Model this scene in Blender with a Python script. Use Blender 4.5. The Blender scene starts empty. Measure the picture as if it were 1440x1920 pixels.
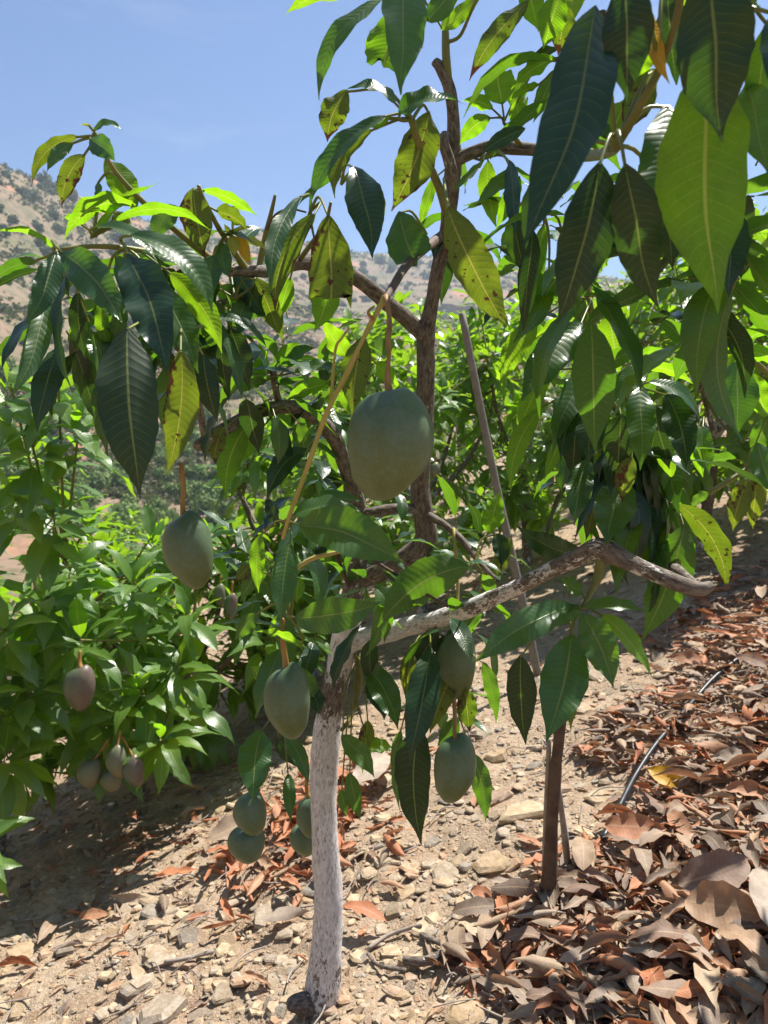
import bpy, math, random
import numpy as np
from mathutils import Vector, Matrix

# ------------------------------------------------------------------ camera, sky, sun, exposure
scene = bpy.context.scene
R = math.radians
CAM = Vector((0, 0, 1.35)); PITCH = R(5.0); FPX = 1442.0
FWD = Vector((0, math.cos(PITCH), -math.sin(PITCH))); UPV = Vector((0, math.sin(PITCH), math.cos(PITCH))); RGT = Vector((1, 0, 0))
cd = bpy.data.cameras.new('camera'); cam = bpy.data.objects.new('camera', cd)
scene.collection.objects.link(cam); scene.camera = cam
cam.location = CAM; cam.rotation_euler = (R(90) - PITCH, 0, 0)
cd.sensor_fit = 'VERTICAL'; cd.sensor_height = 36; cd.lens = 36 * FPX / 1920
cd.clip_start = 0.02; cd.clip_end = 5000
cd.dof.use_dof = True; cd.dof.focus_distance = 1.25; cd.dof.aperture_fstop = 9.0

SUN_AZ, SUN_EL = R(46), R(64)
SDIR = Vector((math.sin(SUN_AZ) * math.cos(SUN_EL), math.cos(SUN_AZ) * math.cos(SUN_EL), math.sin(SUN_EL)))
world = bpy.data.worlds.new('World'); scene.world = world; world.use_nodes = True
wn = world.node_tree.nodes; wl = world.node_tree.links
sky = wn.new('ShaderNodeTexSky'); sky.sky_type = 'NISHITA'; sky.sun_disc = False
sky.sun_elevation = SUN_EL; sky.sun_rotation = SUN_AZ; sky.air_density = 1.0; sky.dust_density = 0.7; sky.ozone_density = 4.0
_tc = wn.new('ShaderNodeTexCoord'); _mp = wn.new('ShaderNodeMapping'); _mp.inputs['Scale'].default_value = (1.0, 1.6, 4.0)
_cn = wn.new('ShaderNodeTexNoise'); _cn.inputs['Scale'].default_value = 2.6; _cn.inputs['Detail'].default_value = 7; _cn.inputs['Roughness'].default_value = .6
_cr = wn.new('ShaderNodeMapRange'); _cr.interpolation_type = 'SMOOTHSTEP'; _cr.inputs[1].default_value = .52; _cr.inputs[2].default_value = .85; _cr.inputs[4].default_value = .4
_cm = wn.new('ShaderNodeMix'); _cm.data_type = 'RGBA'; _cm.inputs[7].default_value = (5.5, 6.3, 7.4, 1)     # thin wisps of high cloud
wl.new(_tc.outputs['Generated'], _mp.inputs[0]); wl.new(_mp.outputs[0], _cn.inputs['Vector']); wl.new(_cn.outputs['Fac'], _cr.inputs[0])
wl.new(_cr.outputs[0], _cm.inputs[0]); _ct = wn.new('ShaderNodeMix'); _ct.data_type = 'RGBA'; _ct.blend_type = 'MULTIPLY'; _ct.inputs[0].default_value = 1; _ct.inputs[7].default_value = (.92, 1.0, 1.13, 1); wl.new(sky.outputs[0], _ct.inputs[6]); wl.new(_ct.outputs[2], _cm.inputs[6]); wl.new(_cm.outputs[2], wn['Background'].inputs[0]); wn['Background'].inputs[1].default_value = 0.062
sl = bpy.data.lights.new('sun', 'SUN'); sl.energy = 5.0; sl.angle = R(0.53); sl.color = (1.0, 0.95, 0.87)
sun = bpy.data.objects.new('sun', sl); scene.collection.objects.link(sun)
sun.rotation_euler = SDIR.to_track_quat('Z', 'Y').to_euler(); sun.location = (3, 1, 8)
vs = scene.view_settings
vs.view_transform = 'Standard'; vs.look = 'None'; vs.exposure = 1.12; vs.gamma = 1.0; vs.use_curve_mapping = False
cy = scene.cycles
cy.use_denoising = True; cy.max_bounces = 8; cy.diffuse_bounces = 3; cy.glossy_bounces = 3; cy.transmission_bounces = 6
cy.transparent_max_bounces = 6; cy.use_adaptive_sampling = True; cy.adaptive_threshold = 0.015
cy.caustics_reflective = False; cy.caustics_refractive = False; cy.sample_clamp_indirect = 6.0

rng = np.random.default_rng(7); random.seed(7)
COL = scene.collection

def P(x, y, d):
    return CAM + d * (FWD + (x - 720) / FPX * RGT + (960 - y) / FPX * UPV)

# ------------------------------------------------------------------ numpy helpers
def _hash(ix, iy, s):
    h = (ix.astype(np.int64) * 374761393 + iy.astype(np.int64) * 668265263 + s * 974634653) & 0x7fffffff
    h = ((h ^ (h >> 13)) * 1274126177) & 0x7fffffff
    return ((h ^ (h >> 16)) & 0xffff) / 65535.0
def vnoise(x, y, s=0):
    x = np.asarray(x, float); y = np.asarray(y, float)
    ix = np.floor(x); iy = np.floor(y); fx = x - ix; fy = y - iy
    fx = fx * fx * (3 - 2 * fx); fy = fy * fy * (3 - 2 * fy)
    a = _hash(ix, iy, s); b = _hash(ix + 1, iy, s); c = _hash(ix, iy + 1, s); d = _hash(ix + 1, iy + 1, s)
    return (a * (1 - fx) + b * fx) * (1 - fy) + (c * (1 - fx) + d * fx) * fy - 0.5
def fbm(x, y, s=0, o=4):
    t = 0; a = 1.0
    for k in range(o):
        t = t + a * vnoise(x * 2 ** k + 17 * k, y * 2 ** k - 9 * k, s + k); a *= 0.5
    return t
def sstep(a, b, x):
    t = np.clip((x - a) / (b - a), 0, 1); return t * t * (3 - 2 * t)

RIDGE = [(-260, 190), (-120, 240), (0, 305), (70, 335), (140, 355), (200, 392), (330, 425), (500, 432), (640, 470), (760, 478), (900, 482), (1000, 500), (1150, 520), (1440, 560), (1700, 600)]
_az, _el = [], []
for (px, py) in RIDGE:
    dv = P(px, py, 1.0) - CAM; _az.append(math.atan2(dv.x, dv.y)); _el.append(math.atan2(dv.z, math.hypot(dv.x, dv.y)))
_az = np.array(_az); _el = np.array(_el)
def gz(x, y, fine=True):
    x = np.asarray(x, float); y = np.asarray(y, float)
    r = np.hypot(x, y) + 1e-6; az = np.arctan2(x, y)
    near = 0.30 * x + 0.05 * y - 0.041
    near = np.clip(near, -9, 6)
    if fine:
        k = np.exp(-r / 12)
        near = near + k * (0.07 * fbm(x * 1.3, y * 1.3, 3, 3) + 0.035 * fbm(x * 7, y * 7, 11, 3)) + 0.25 * (1 - k) * fbm(x * .3, y * .3, 5, 3)
    el = np.interp(az, _az, _el)
    rr = np.interp(az, [-.6, -.45, -.2, 0, .3, .6], [190, 210, 300, 420, 430, 300])
    zb = -3.2 - 2.0 * np.exp(-((az + .25) / .25) ** 2)
    zr = 1.35 + rr * np.tan(el)
    t = np.clip((r - 42) / (rr - 42), 0, 1.6)
    prof = np.where(t < 1, t ** 1.25, 1 - 0.55 * (t - 1))
    far = zb + (zr - zb) * prof
    amp = np.clip((r - 40) / 120, 0, 1) * np.clip(np.abs(rr - r) / 60, 0.12, 1)
    far = far + amp * (9 * fbm(x / 55, y / 55, 21, 4)) + np.clip((r - 20) / 30, 0, 1) * 0.7 * fbm(x / 6, y / 6, 31, 3)
    k = sstep(11, 42, r)
    return near * (1 - k) + far * k
_gs = .025; _gx = np.arange(-7, 7, _gs); _gy = np.arange(-.5, 12.5, _gs)
_gt = gz(*np.meshgrid(_gx, _gy)).tolist(); _nx, _ny = len(_gx) - 1, len(_gy) - 1
def gzf(x, y):
    fx = (x + 7) / _gs; fy = (y + .5) / _gs; i = int(fx); j = int(fy)
    if 0 <= i < _nx and 0 <= j < _ny:
        fx -= i; fy -= j; a = _gt[j]; b = _gt[j + 1]
        return (a[i] * (1 - fx) + a[i + 1] * fx) * (1 - fy) + (b[i] * (1 - fx) + b[i + 1] * fx) * fy
    return float(gz(np.array([x]), np.array([y]))[0])
def gnormal(x, y, e=0.06):
    return Vector((-(gzf(x + e, y) - gzf(x - e, y)) / (2 * e), -(gzf(x, y + e) - gzf(x, y - e)) / (2 * e), 1)).normalized()
def ground_hit(px, py, dmin=.6, dmax=800):
    d = np.geomspace(dmin, dmax, 1500); v = np.array(P(px, py, 1.0) - CAM)
    X = d[:, None] * v[None] + np.array(CAM)
    k = np.nonzero(X[:, 2] < gz(X[:, 0], X[:, 1]))[0]
    return P(px, py, float(d[k[0]])) if len(k) else None

def make_mesh(name, V, quads=None, tris=None, luv=None, extra=None, mats=(), smooth=True):
    V = np.asarray(V, np.float32)
    me = bpy.data.meshes.new(name)
    loops = []; starts = []; n = 0
    if quads is not None and len(quads):
        q = np.asarray(quads, np.int32); loops.append(q.ravel()); starts.append(np.arange(len(q)) * 4); n = q.size
    if tris is not None and len(tris):
        t = np.asarray(tris, np.int32); loops.append(t.ravel()); starts.append(n + np.arange(len(t)) * 3)
    loops = np.concatenate(loops).astype(np.int32); starts = np.concatenate(starts).astype(np.int32)
    me.vertices.add(len(V)); me.vertices.foreach_set('co', V.ravel())
    me.loops.add(len(loops)); me.loops.foreach_set('vertex_index', loops)
    me.polygons.add(len(starts)); me.polygons.foreach_set('loop_start', starts)
    me.polygons.foreach_set('use_smooth', np.full(len(starts), smooth))
    me.update(calc_edges=True)
    if luv is not None:
        a = me.attributes.new('luv', 'FLOAT_VECTOR', 'POINT'); a.data.foreach_set('vector', np.asarray(luv, np.float32).ravel())
    for k, v in (extra or {}).items():
        a = me.attributes.new(k, 'FLOAT', 'POINT'); a.data.foreach_set('value', np.asarray(v, np.float32).ravel())
    for m in mats: me.materials.append(m)
    return me
def obj(name, data, parent=None, loc=(0, 0, 0)):
    o = bpy.data.objects.new(name, data); COL.objects.link(o)
    if parent is not None: o.parent = parent
    o.location = loc
    return o
def tag(o, label=None, cat=None, group=None, kind=None):
    if label: o['label'] = label
    if cat: o['category'] = cat
    if group: o['group'] = group
    if kind: o['kind'] = kind
    return o

# ------------------------------------------------------------------ node helpers / materials
class NT:
    def __init__(s, name):
        s.m = bpy.data.materials.new(name); s.m.use_nodes = True
        s.t = s.m.node_tree; s.t.nodes.clear(); s.out = s.t.nodes.new('ShaderNodeOutputMaterial')
    def n(s, t, **kw):
        nd = s.t.nodes.new(t)
        for k, v in kw.items(): setattr(nd, k, v)
        return nd
    def l(s, a, b): s.t.links.new(a, b)
    def put(s, sock, v):
        if isinstance(v, bpy.types.NodeSocket): s.l(v, sock)
        elif isinstance(v, (tuple, list)): sock.default_value = (*v, 1) if (len(v) == 3 and sock.type == 'RGBA') else v
        else: sock.default_value = v
    def math(s, op, a, b=None, c=None, clamp=False):
        nd = s.n('ShaderNodeMath', operation=op, use_clamp=clamp)
        for i, v in enumerate((a, b, c)):
            if v is not None: s.put(nd.inputs[i], v)
        return nd.outputs[0]
    def mix(s, f, a, b, blend='MIX'):
        nd = s.n('ShaderNodeMix', data_type='RGBA', blend_type=blend)
        s.put(nd.inputs[0], f); s.put(nd.inputs[6], a); s.put(nd.inputs[7], b)
        return nd.outputs[2]
    def step(s, x, a, b):
        nd = s.n('ShaderNodeMapRange', interpolation_type='SMOOTHSTEP')
        s.put(nd.inputs[0], x); nd.inputs[1].default_value = a; nd.inputs[2].default_value = b
        return nd.outputs[0]
    def noise(s, vec, scale, detail=4, rough=.55):
        nd = s.n('ShaderNodeTexNoise'); nd.inputs['Scale'].default_value = scale; nd.inputs['Detail'].default_value = detail
        nd.inputs['Roughness'].default_value = rough
        if vec is not None: s.l(vec, nd.inputs['Vector'])
        return nd.outputs['Fac']
    def ramp(s, f, stops):
        nd = s.n('ShaderNodeValToRGB'); cr = nd.color_ramp
        while len(cr.elements) < len(stops): cr.elements.new(0.5)
        for e, (p, c) in zip(cr.elements, stops): e.position = p; e.color = (*c, 1)
        s.put(nd.inputs[0], f); return nd.outputs[0]
    def scale(s, vec, v):
        nd = s.n('ShaderNodeVectorMath', operation='MULTIPLY'); s.l(vec, nd.inputs[0]); nd.inputs[1].default_value = v; return nd.outputs[0]
    def bump(s, h, strength, dist):
        nd = s.n('ShaderNodeBump'); s.put(nd.inputs['Strength'], strength); nd.inputs['Distance'].default_value = dist
        s.l(h, nd.inputs['Height']); return nd.outputs[0]
    def attr(s, name):
        return s.n('ShaderNodeAttribute', attribute_name=name)
    def bsdf(s, col, rough=.6, spec=.4, normal=None, **kw):
        b = s.n('ShaderNodeBsdfPrincipled'); s.put(b.inputs['Base Color'], col); s.put(b.inputs['Roughness'], rough)
        s.put(b.inputs['Specular IOR Level'], spec)
        if normal is not None: s.l(normal, b.inputs['Normal'])
        for k, v in kw.items(): s.put(b.inputs[k], v)
        return b
    def done(s, shader): s.l(shader, s.out.inputs['Surface']); return s.m

def leaf_material(name, top_a, top_b, under, trans_a, trans_b, vein, tfac=.42, rough=.36, spots=0.0, spec=.5, nveins=19, petiole=(.22, .24, .05)):
    k = NT(name)
    at = k.attr('luv'); sep = k.n('ShaderNodeSeparateXYZ'); k.l(at.outputs['Vector'], sep.inputs[0])
    u, v, rn = sep.outputs
    info = k.n('ShaderNodeObjectInfo')
    rnd = k.math('FRACT', k.math('ADD', rn, k.math('MULTIPLY', info.outputs['Random'], 3.7)))
    geo = k.n('ShaderNodeNewGeometry'); back = geo.outputs['Backfacing']
    au = k.math('ABSOLUTE', u)
    tc = k.n('ShaderNodeTexCoord').outputs['Object']
    nz = k.noise(tc, 38, 3)
    rib = k.step(au, .062, .018)
    ph = k.math('FRACT', k.math('MULTIPLY', k.math('ADD', k.math('SUBTRACT', v, k.math('MULTIPLY', k.math('POWER', au, 1.35), .085)), k.math('MULTIPLY', k.noise(tc, 14, 2), .07)), nveins))
    tri = k.math('ABSOLUTE', k.math('SUBTRACT', ph, .5))            # 0.5 on the vein
    lat = k.math('MULTIPLY', k.step(tri, .455, .492), k.step(au, .98, .6))
    veins = k.math('MAXIMUM', rib, k.math('MULTIPLY', lat, .55))
    pet = k.step(v, -.005, -.03)
    topc = k.mix(rnd, top_a, top_b)
    topc = k.mix(k.step(nz, .35, .7), topc, k.mix(.5, topc, top_b))
    base = k.mix(back, topc, under)
    base = k.mix(k.math('MULTIPLY', veins, k.math('ADD', .55, k.math('MULTIPLY', back, .3))), base, vein)
    trc = k.mix(rnd, trans_a, trans_b)
    nf = k.noise(tc, 420, 3, .7); nm = k.noise(tc, 70, 3)
    trc = k.mix(k.math('MULTIPLY', k.math('ADD', k.step(nf, .4, .7), k.step(nm, .35, .75)), .28), trc, k.mix(1.0, trc, (.45, .5, .4), 'MULTIPLY'))
    trc = k.mix(k.math('MULTIPLY', veins, .8), trc, tuple(min(1, x * 1.45) for x in vein))
    rgh = rough
    if spots > 0:
        vo = k.n('ShaderNodeTexVoronoi'); vo.inputs['Scale'].default_value = 110
        nv_ = k.n('ShaderNodeTexNoise'); nv_.inputs['Scale'].default_value = 170; nv_.inputs['Detail'].default_value = 3; k.l(tc, nv_.inputs['Vector'])
        va = k.n('ShaderNodeVectorMath', operation='MULTIPLY_ADD'); k.l(nv_.outputs['Color'], va.inputs[0]); va.inputs[1].default_value = (.012, .012, .012); k.l(tc, va.inputs[2]); k.l(va.outputs[0], vo.inputs['Vector'])
        n3 = k.noise(tc, 24, 4, .65); sc_ = k.n('ShaderNodeSeparateXYZ'); k.l(vo.outputs['Color'], sc_.inputs[0])
        edge = k.math('ADD', k.step(v, .72, 1.0), k.math('MULTIPLY', k.step(au, .7, 1.0), .5))
        sp = k.math('ADD', k.math('MULTIPLY', k.step(k.math('SUBTRACT', vo.outputs['Distance'], k.math('MULTIPLY', sc_.outputs[1], .22)), .22, .10), k.step(sc_.outputs[0], .70, .76)), k.step(k.math('ADD', n3, k.math('MULTIPLY', edge, .18)), .66, .71), clamp=True)
        base = k.mix(sp, base, (.10, .045, .02)); trc = k.mix(sp, trc, (.06, .02, .008))
    base = k.mix(pet, base, petiole); trc = k.mix(pet, trc, petiole)
    h = k.math('ADD', k.math('MULTIPLY', k.math('SINE', k.math('MULTIPLY', ph, 3.14159)), .55), k.math('ADD', k.math('MULTIPLY', rib, -.8), k.math('MULTIPLY', nz, .7)))
    nrm = k.bump(h, .3, .0012)
    rr = k.math('ADD', rgh, k.math('ADD', k.math('MULTIPLY', back, .2), k.math('MULTIPLY', nz, .12)))
    b = k.bsdf(base, rr, spec, nrm)
    tr = k.n('ShaderNodeBsdfTranslucent'); k.put(tr.inputs[0], trc); k.l(nrm, tr.inputs['Normal'])
    ms = k.n('ShaderNodeMixShader'); ms.inputs[0].default_value = tfac
    k.l(b.outputs[0], ms.inputs[1]); k.l(tr.outputs[0], ms.inputs[2])
    return k.done(ms.outputs[0])

M = {}
M['m'] = leaf_material('leaf_mature', (.012, .044, .018), (.026, .072, .022), (.036, .075, .024), (.16, .42, .008), (.26, .56, .012), (.22, .28, .07), tfac=.34, rough=.27, spec=.6)
M['l'] = leaf_material('leaf_young_lit', (.055, .14, .025), (.10, .20, .03), (.06, .12, .02), (.30, .66, .008), (.42, .76, .012), (.40, .46, .08), tfac=.5, rough=.36)  # young green, also for backlit leaves, with their brightness put into the colour
M['o'] = leaf_material('leaf_old_spotted', (.034, .072, .018), (.065, .10, .020), (.075, .105, .026), (.20, .34, .008), (.30, .40, .010), (.36, .33, .07), spots=1.0, rough=.4, tfac=.38)
M['d'] = leaf_material('leaf_dark_shaded', (.010, .034, .016), (.016, .046, .018), (.012, .030, .010), (.05, .15, .006), (.08, .2, .008), (.17, .21, .05), tfac=.25, rough=.25)  # dark green lowered further, painting in the shade of the leaves above
M['b'] = leaf_material('leaf_midgreen', (.042, .100, .022), (.085, .165, .030), (.085, .15, .04), (.30, .58, .012), (.44, .72, .018), (.26, .33, .09), tfac=.38, rough=.3, spec=.6)
M['y'] = leaf_material('leaf_yellow', (.55, .30, .012), (.62, .36, .02), (.55, .33, .03), (.80, .45, .01), (.85, .5, .02), (.6, .42, .06), rough=.45)
M['n'] = leaf_material('leaf_new_flush', (.20, .28, .04), (.30, .33, .06), (.30, .34, .08), (.55, .62, .05), (.62, .62, .08), (.5, .5, .12), rough=.4)

def dry_material():
    k = NT('dry_leaf')
    at = k.attr('luv'); sep = k.n('ShaderNodeSeparateXYZ'); k.l(at.outputs['Vector'], sep.inputs[0]); u, v, rn = sep.outputs
    info = k.n('ShaderNodeObjectInfo')
    rnd = k.math('FRACT', k.math('ADD', rn, k.math('MULTIPLY', info.outputs['Random'], 5.3)))
    tc = k.n('ShaderNodeNewGeometry').outputs['Position']
    nz = k.noise(tc, 60, 4, .65)
    col = k.ramp(rnd, [(0, (.14, .105, .08)), (.16, (.27, .215, .165)), (.36, (.37, .27, .18)), (.50, (.46, .19, .09)), (.62, (.42, .17, .085)), (.72, (.48, .38, .26)), (.84, (.20, .125, .09)), (1, (.42, .36, .29))])
    col = k.mix(k.step(nz, .3, .75), k.mix(1.0, col, (.78, .74, .72), 'MULTIPLY'), col)
    au = k.math('ABSOLUTE', u)
    ph = k.math('FRACT', k.math('MULTIPLY', k.math('SUBTRACT', v, k.math('MULTIPLY', au, .09)), 17))
    tri = k.math('ABSOLUTE', k.math('SUBTRACT', ph, .5))
    rib = k.step(au, .09, .02)
    col = k.mix(k.math('MULTIPLY', k.math('MAXIMUM', rib, k.math('MULTIPLY', k.step(tri, .43, .5), .4)), .5), col, (.5, .36, .22))
    nrm = k.bump(k.math('ADD', k.math('MULTIPLY', tri, .35), nz), .5, .002)
    b = k.bsdf(col, .62, .3, nrm)
    tr = k.n('ShaderNodeBsdfTranslucent'); k.put(tr.inputs[0], k.mix(.5, col, (.6, .2, .06)))
    ms = k.n('ShaderNodeMixShader'); ms.inputs[0].default_value = .18
    k.l(b.outputs[0], ms.inputs[1]); k.l(tr.outputs[0], ms.inputs[2])
    return k.done(ms.outputs[0])
M['dry'] = dry_material()

def bark_material(name, dark, light, crack=1.0):
    k = NT(name)
    co = k.attr('bco').outputs['Vector']; pa = k.attr('paint').outputs['Fac']
    st = k.scale(co, (1, 1, .42))
    n1 = k.noise(st, 150, 5, .65); n2 = k.noise(co, 26, 4, .6); n3 = k.noise(st, 320, 3, .6)
    n4 = k.noise(k.scale(co, (1, 1, .22)), 330, 6, .72)
    crk = k.math('MULTIPLY', k.step(n4, .54, .62), k.step(n2, .34, .58))
    col = k.mix(k.step(n1, .3, .72), dark, light)
    col = k.mix(k.math('MULTIPLY', k.step(n2, .55, .7), .45), col, (.27, .235, .20))
    col = k.mix(k.math('MULTIPLY', crk, .8 * crack), col, (.035, .024, .018))
    wt = k.math('ADD', k.math('MULTIPLY', k.math('SUBTRACT', n2, .5), 1.5), k.math('MULTIPLY', k.math('SUBTRACT', n3, .5), 1.0))
    wt = k.math('ADD', wt, k.math('MULTIPLY', k.math('SUBTRACT', k.noise(k.scale(co, (1, 1, .5)), 70, 5, .7), .5), 1.6))
    m = k.step(k.math('ADD', pa, wt), .36, .50)
    m = k.math('MULTIPLY', m, k.math('SUBTRACT', 1, k.math('MULTIPLY', crk, .75)))
    wcol = k.mix(k.step(n1, .25, .7), (.50, .47, .46), (.76, .73, .71))
    col = k.mix(m, col, wcol)
    h = k.math('ADD', k.math('ADD', n1, k.math('MULTIPLY', crk, -.9)), k.math('ADD', k.math('MULTIPLY', m, .25), k.math('MULTIPLY', n3, .3)))
    b = k.bsdf(col, .82, .2, k.bump(h, .75, .0025))
    return k.done(b.outputs[0])
M['bark'] = bark_material('bark', (.085, .067, .055), (.25, .21, .178))
def stem_material(name, a, b_, rough=.5):
    k = NT(name)
    co = k.attr('bco').outputs['Vector']; n1 = k.noise(k.scale(co, (1, 1, .2)), 120, 4)
    n2 = k.noise(co, 30, 3)
    col = k.mix(k.step(n2, .35, .65), a, b_)
    col = k.mix(k.math('MULTIPLY', k.step(n1, .6, .75), .5), col, (.10, .06, .03))
    return k.done(k.bsdf(col, rough, .35, k.bump(n1, .5, .001)).outputs[0])
M['green_stem'] = stem_material('green_stem', (.13, .15, .035), (.20, .17, .05))
M['yellow_stem'] = stem_material('yellow_stem', (.30, .29, .075), (.38, .30, .09))
M['orange_stem'] = stem_material('orange_stem', (.27, .12, .03), (.28, .18, .05))
M['brown_stem'] = stem_material('brown_stem', (.075, .045, .032), (.125, .08, .055), .75)
M['grey_wood'] = stem_material('weathered_wood', (.24, .20, .17), (.33, .28, .235), .85)
M['grey_pipe'] = stem_material('grey_pole_paint', (.15, .14, .11), (.20, .185, .15), .7)
M['hose'] = stem_material('black_hose', (.022, .024, .028), (.034, .036, .04), .38)

def mango_material(name, green, olive, blush, blush_amt):
    k = NT(name)
    at = k.attr('luv'); sep = k.n('ShaderNodeSeparateXYZ'); k.l(at.outputs['Vector'], sep.inputs[0]); cx, cz, sh = sep.outputs
    tc = k.n('ShaderNodeTexCoord').outputs['Object']
    n1 = k.noise(tc, 22, 4); n2 = k.noise(tc, 180, 2)
    vor = k.n('ShaderNodeTexVoronoi'); vor.inputs['Scale'].default_value = 330; k.l(tc, vor.inputs['Vector'])
    spk = k.math('MULTIPLY', k.step(vor.outputs['Distance'], .26, .10), k.math('ADD', .35, k.math('MULTIPLY', k.step(cz, .7, .1), .65)))
    col = k.mix(k.step(k.math('ADD', cz, k.math('MULTIPLY', k.math('SUBTRACT', n1, .5), .9)), .65, .1), green, olive)
    col = k.mix(k.math('MULTIPLY', k.step(k.math('ADD', cx, k.math('SUBTRACT', n1, .5)), -.5, .9), blush_amt), col, blush)
    col = k.mix(k.math('MULTIPLY', spk, .6), col, (.27, .29, .15))
    bl = k.step(k.math('ADD', n1, k.math('MULTIPLY', n2, .4)), .5, .95)
    n5 = k.noise(k.scale(tc, (1, 1, .3)), 60, 4, .6)
    col = k.mix(k.math('MULTIPLY', bl, .24), col, (.20, .27, .20))
    col = k.mix(k.math('MULTIPLY', k.step(n5, .60, .72), .30), col, (.05, .07, .035))
    col = k.mix(k.math('MULTIPLY', k.step(k.noise(tc, 48, 5, .7), .70, .75), .55), col, (.11, .085, .05))
    b = k.bsdf(col, k.math('ADD', .36, k.math('MULTIPLY', bl, .22)), .5, k.bump(n2, .12, .0006))
    return k.done(b.outputs[0])
M['mango'] = mango_material('mango_green', (.064, .108, .050), (.086, .112, .030), (.2, .2, .1), 0.0)
M['mango_pink'] = mango_material('mango_blushed', (.08, .10, .05), (.10, .09, .045), (.11, .06, .05), .9)
M['mango_olive'] = mango_material('mango_olive', (.11, .13, .065), (.17, .15, .065), (.15, .10, .075), .35)

def ground_material():
    k = NT('soil')
    pos = k.n('ShaderNodeNewGeometry').outputs['Position']
    fa = k.attr('far').outputs['Fac']
    n1 = k.noise(pos, 1.6, 5, .6); n2 = k.noise(pos, 26, 5, .65); n3 = k.noise(pos, 140, 4, .65)
    near = k.mix(k.step(n1, .35, .68), (.33, .24, .165), (.42, .33, .24))
    near = k.mix(k.step(n2, .42, .72), near, (.26, .17, .105))
    near = k.mix(k.math('MULTIPLY', k.step(n3, .5, .7), .5), near, (.55, .44, .30))
    f1 = k.noise(pos, .018, 5, .6); f2 = k.noise(pos, .11, 6, .7); f3 = k.noise(pos, .6, 5, .7)
    far = k.mix(k.step(f1, .38, .62), (.235, .155, .11), (.205, .16, .105))
    far = k.mix(k.math('MULTIPLY', k.step(f2, .42, .60), .8), far, (.13, .125, .065))
    far = k.mix(k.math('MULTIPLY', k.step(f3, .48, .60), .7), far, (.065, .075, .038))
    far = k.mix(k.math('MULTIPLY', k.step(k.noise(pos, .06, 4), .55, .62), .75), far, (.36, .18, .11))
    col = k.mix(fa, near, far)
    h = k.math('ADD', n2, k.math('MULTIPLY', n3, .45))
    return k.done(k.bsdf(col, .95, .12, k.bump(h, .9, .02)).outputs[0])
M['soil'] = ground_material()
def stone_material():
    k = NT('shale_stone')
    at = k.attr('luv'); sep = k.n('ShaderNodeSeparateXYZ'); k.l(at.outputs['Vector'], sep.inputs[0]); rn = sep.outputs[2]
    info = k.n('ShaderNodeObjectInfo'); pos = k.n('ShaderNodeNewGeometry').outputs['Position']
    rnd = k.math('FRACT', k.math('ADD', rn, k.math('MULTIPLY', info.outputs['Random'], 7.1)))
    col = k.ramp(rnd, [(0, (.38, .29, .19)), (.25, (.48, .385, .27)), (.5, (.30, .245, .18)), (.7, (.42, .355, .28)), (.85, (.24, .215, .185)), (1, (.46, .31, .21))])
    n1 = k.noise(pos, 45, 5, .65); n2 = k.noise(k.scale(pos, (1, 1, 4)), 120, 4)
    col = k.mix(k.step(n1, .35, .7), k.mix(1.0, col, (.72, .66, .58), 'MULTIPLY'), col)
    return k.done(k.bsdf(col, .9, .2, k.bump(k.math('ADD', n1, n2), .6, .004)).outputs[0])
M['stone'] = stone_material()
def shrub_material(name, a, b_):
    k = NT(name)
    rn = k.attr('luv'); sep = k.n('ShaderNodeSeparateXYZ'); k.l(rn.outputs['Vector'], sep.inputs[0])
    info = k.n('ShaderNodeObjectInfo')
    r = k.math('FRACT', k.math('ADD', sep.outputs[2], info.outputs['Random']))
    col = k.mix(r, a, b_)
    b = k.bsdf(col, .7, .2)
    tr = k.n('ShaderNodeBsdfTranslucent'); k.put(tr.inputs[0], k.mix(.5, col, (.2, .3, .05)))
    ms = k.n('ShaderNodeMixShader'); ms.inputs[0].default_value = .2
    k.l(b.outputs[0], ms.inputs[1]); k.l(tr.outputs[0], ms.inputs[2])
    return k.done(ms.outputs[0])
M['shrub'] = shrub_material('shrub_leaves', (.06, .085, .045), (.12, .14, .07))
M['scrub'] = shrub_material('scrub_leaves', (.06, .065, .035), (.135, .12, .065))
M['orchard'] = shrub_material('orchard_leaves', (.09, .15, .045), (.19, .27, .08))
def plain(name, c, rough=.8):
    k = NT(name); pos = k.n('ShaderNodeNewGeometry').outputs['Position']
    n = k.noise(pos, 1.2, 5); col = k.mix(k.step(n, .3, .7), tuple(x * .8 for x in c), c)
    return k.done(k.bsdf(col, rough, .2).outputs[0])
M['wall_white'] = plain('whitewashed_wall', (.72, .70, .66)); M['terrace'] = plain('dry_stone', (.34, .24, .18)); M['tile'] = plain('roof_tile', (.38, .2, .13))
M['dark_open'] = plain('dark_opening', (.05, .05, .05))

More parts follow.
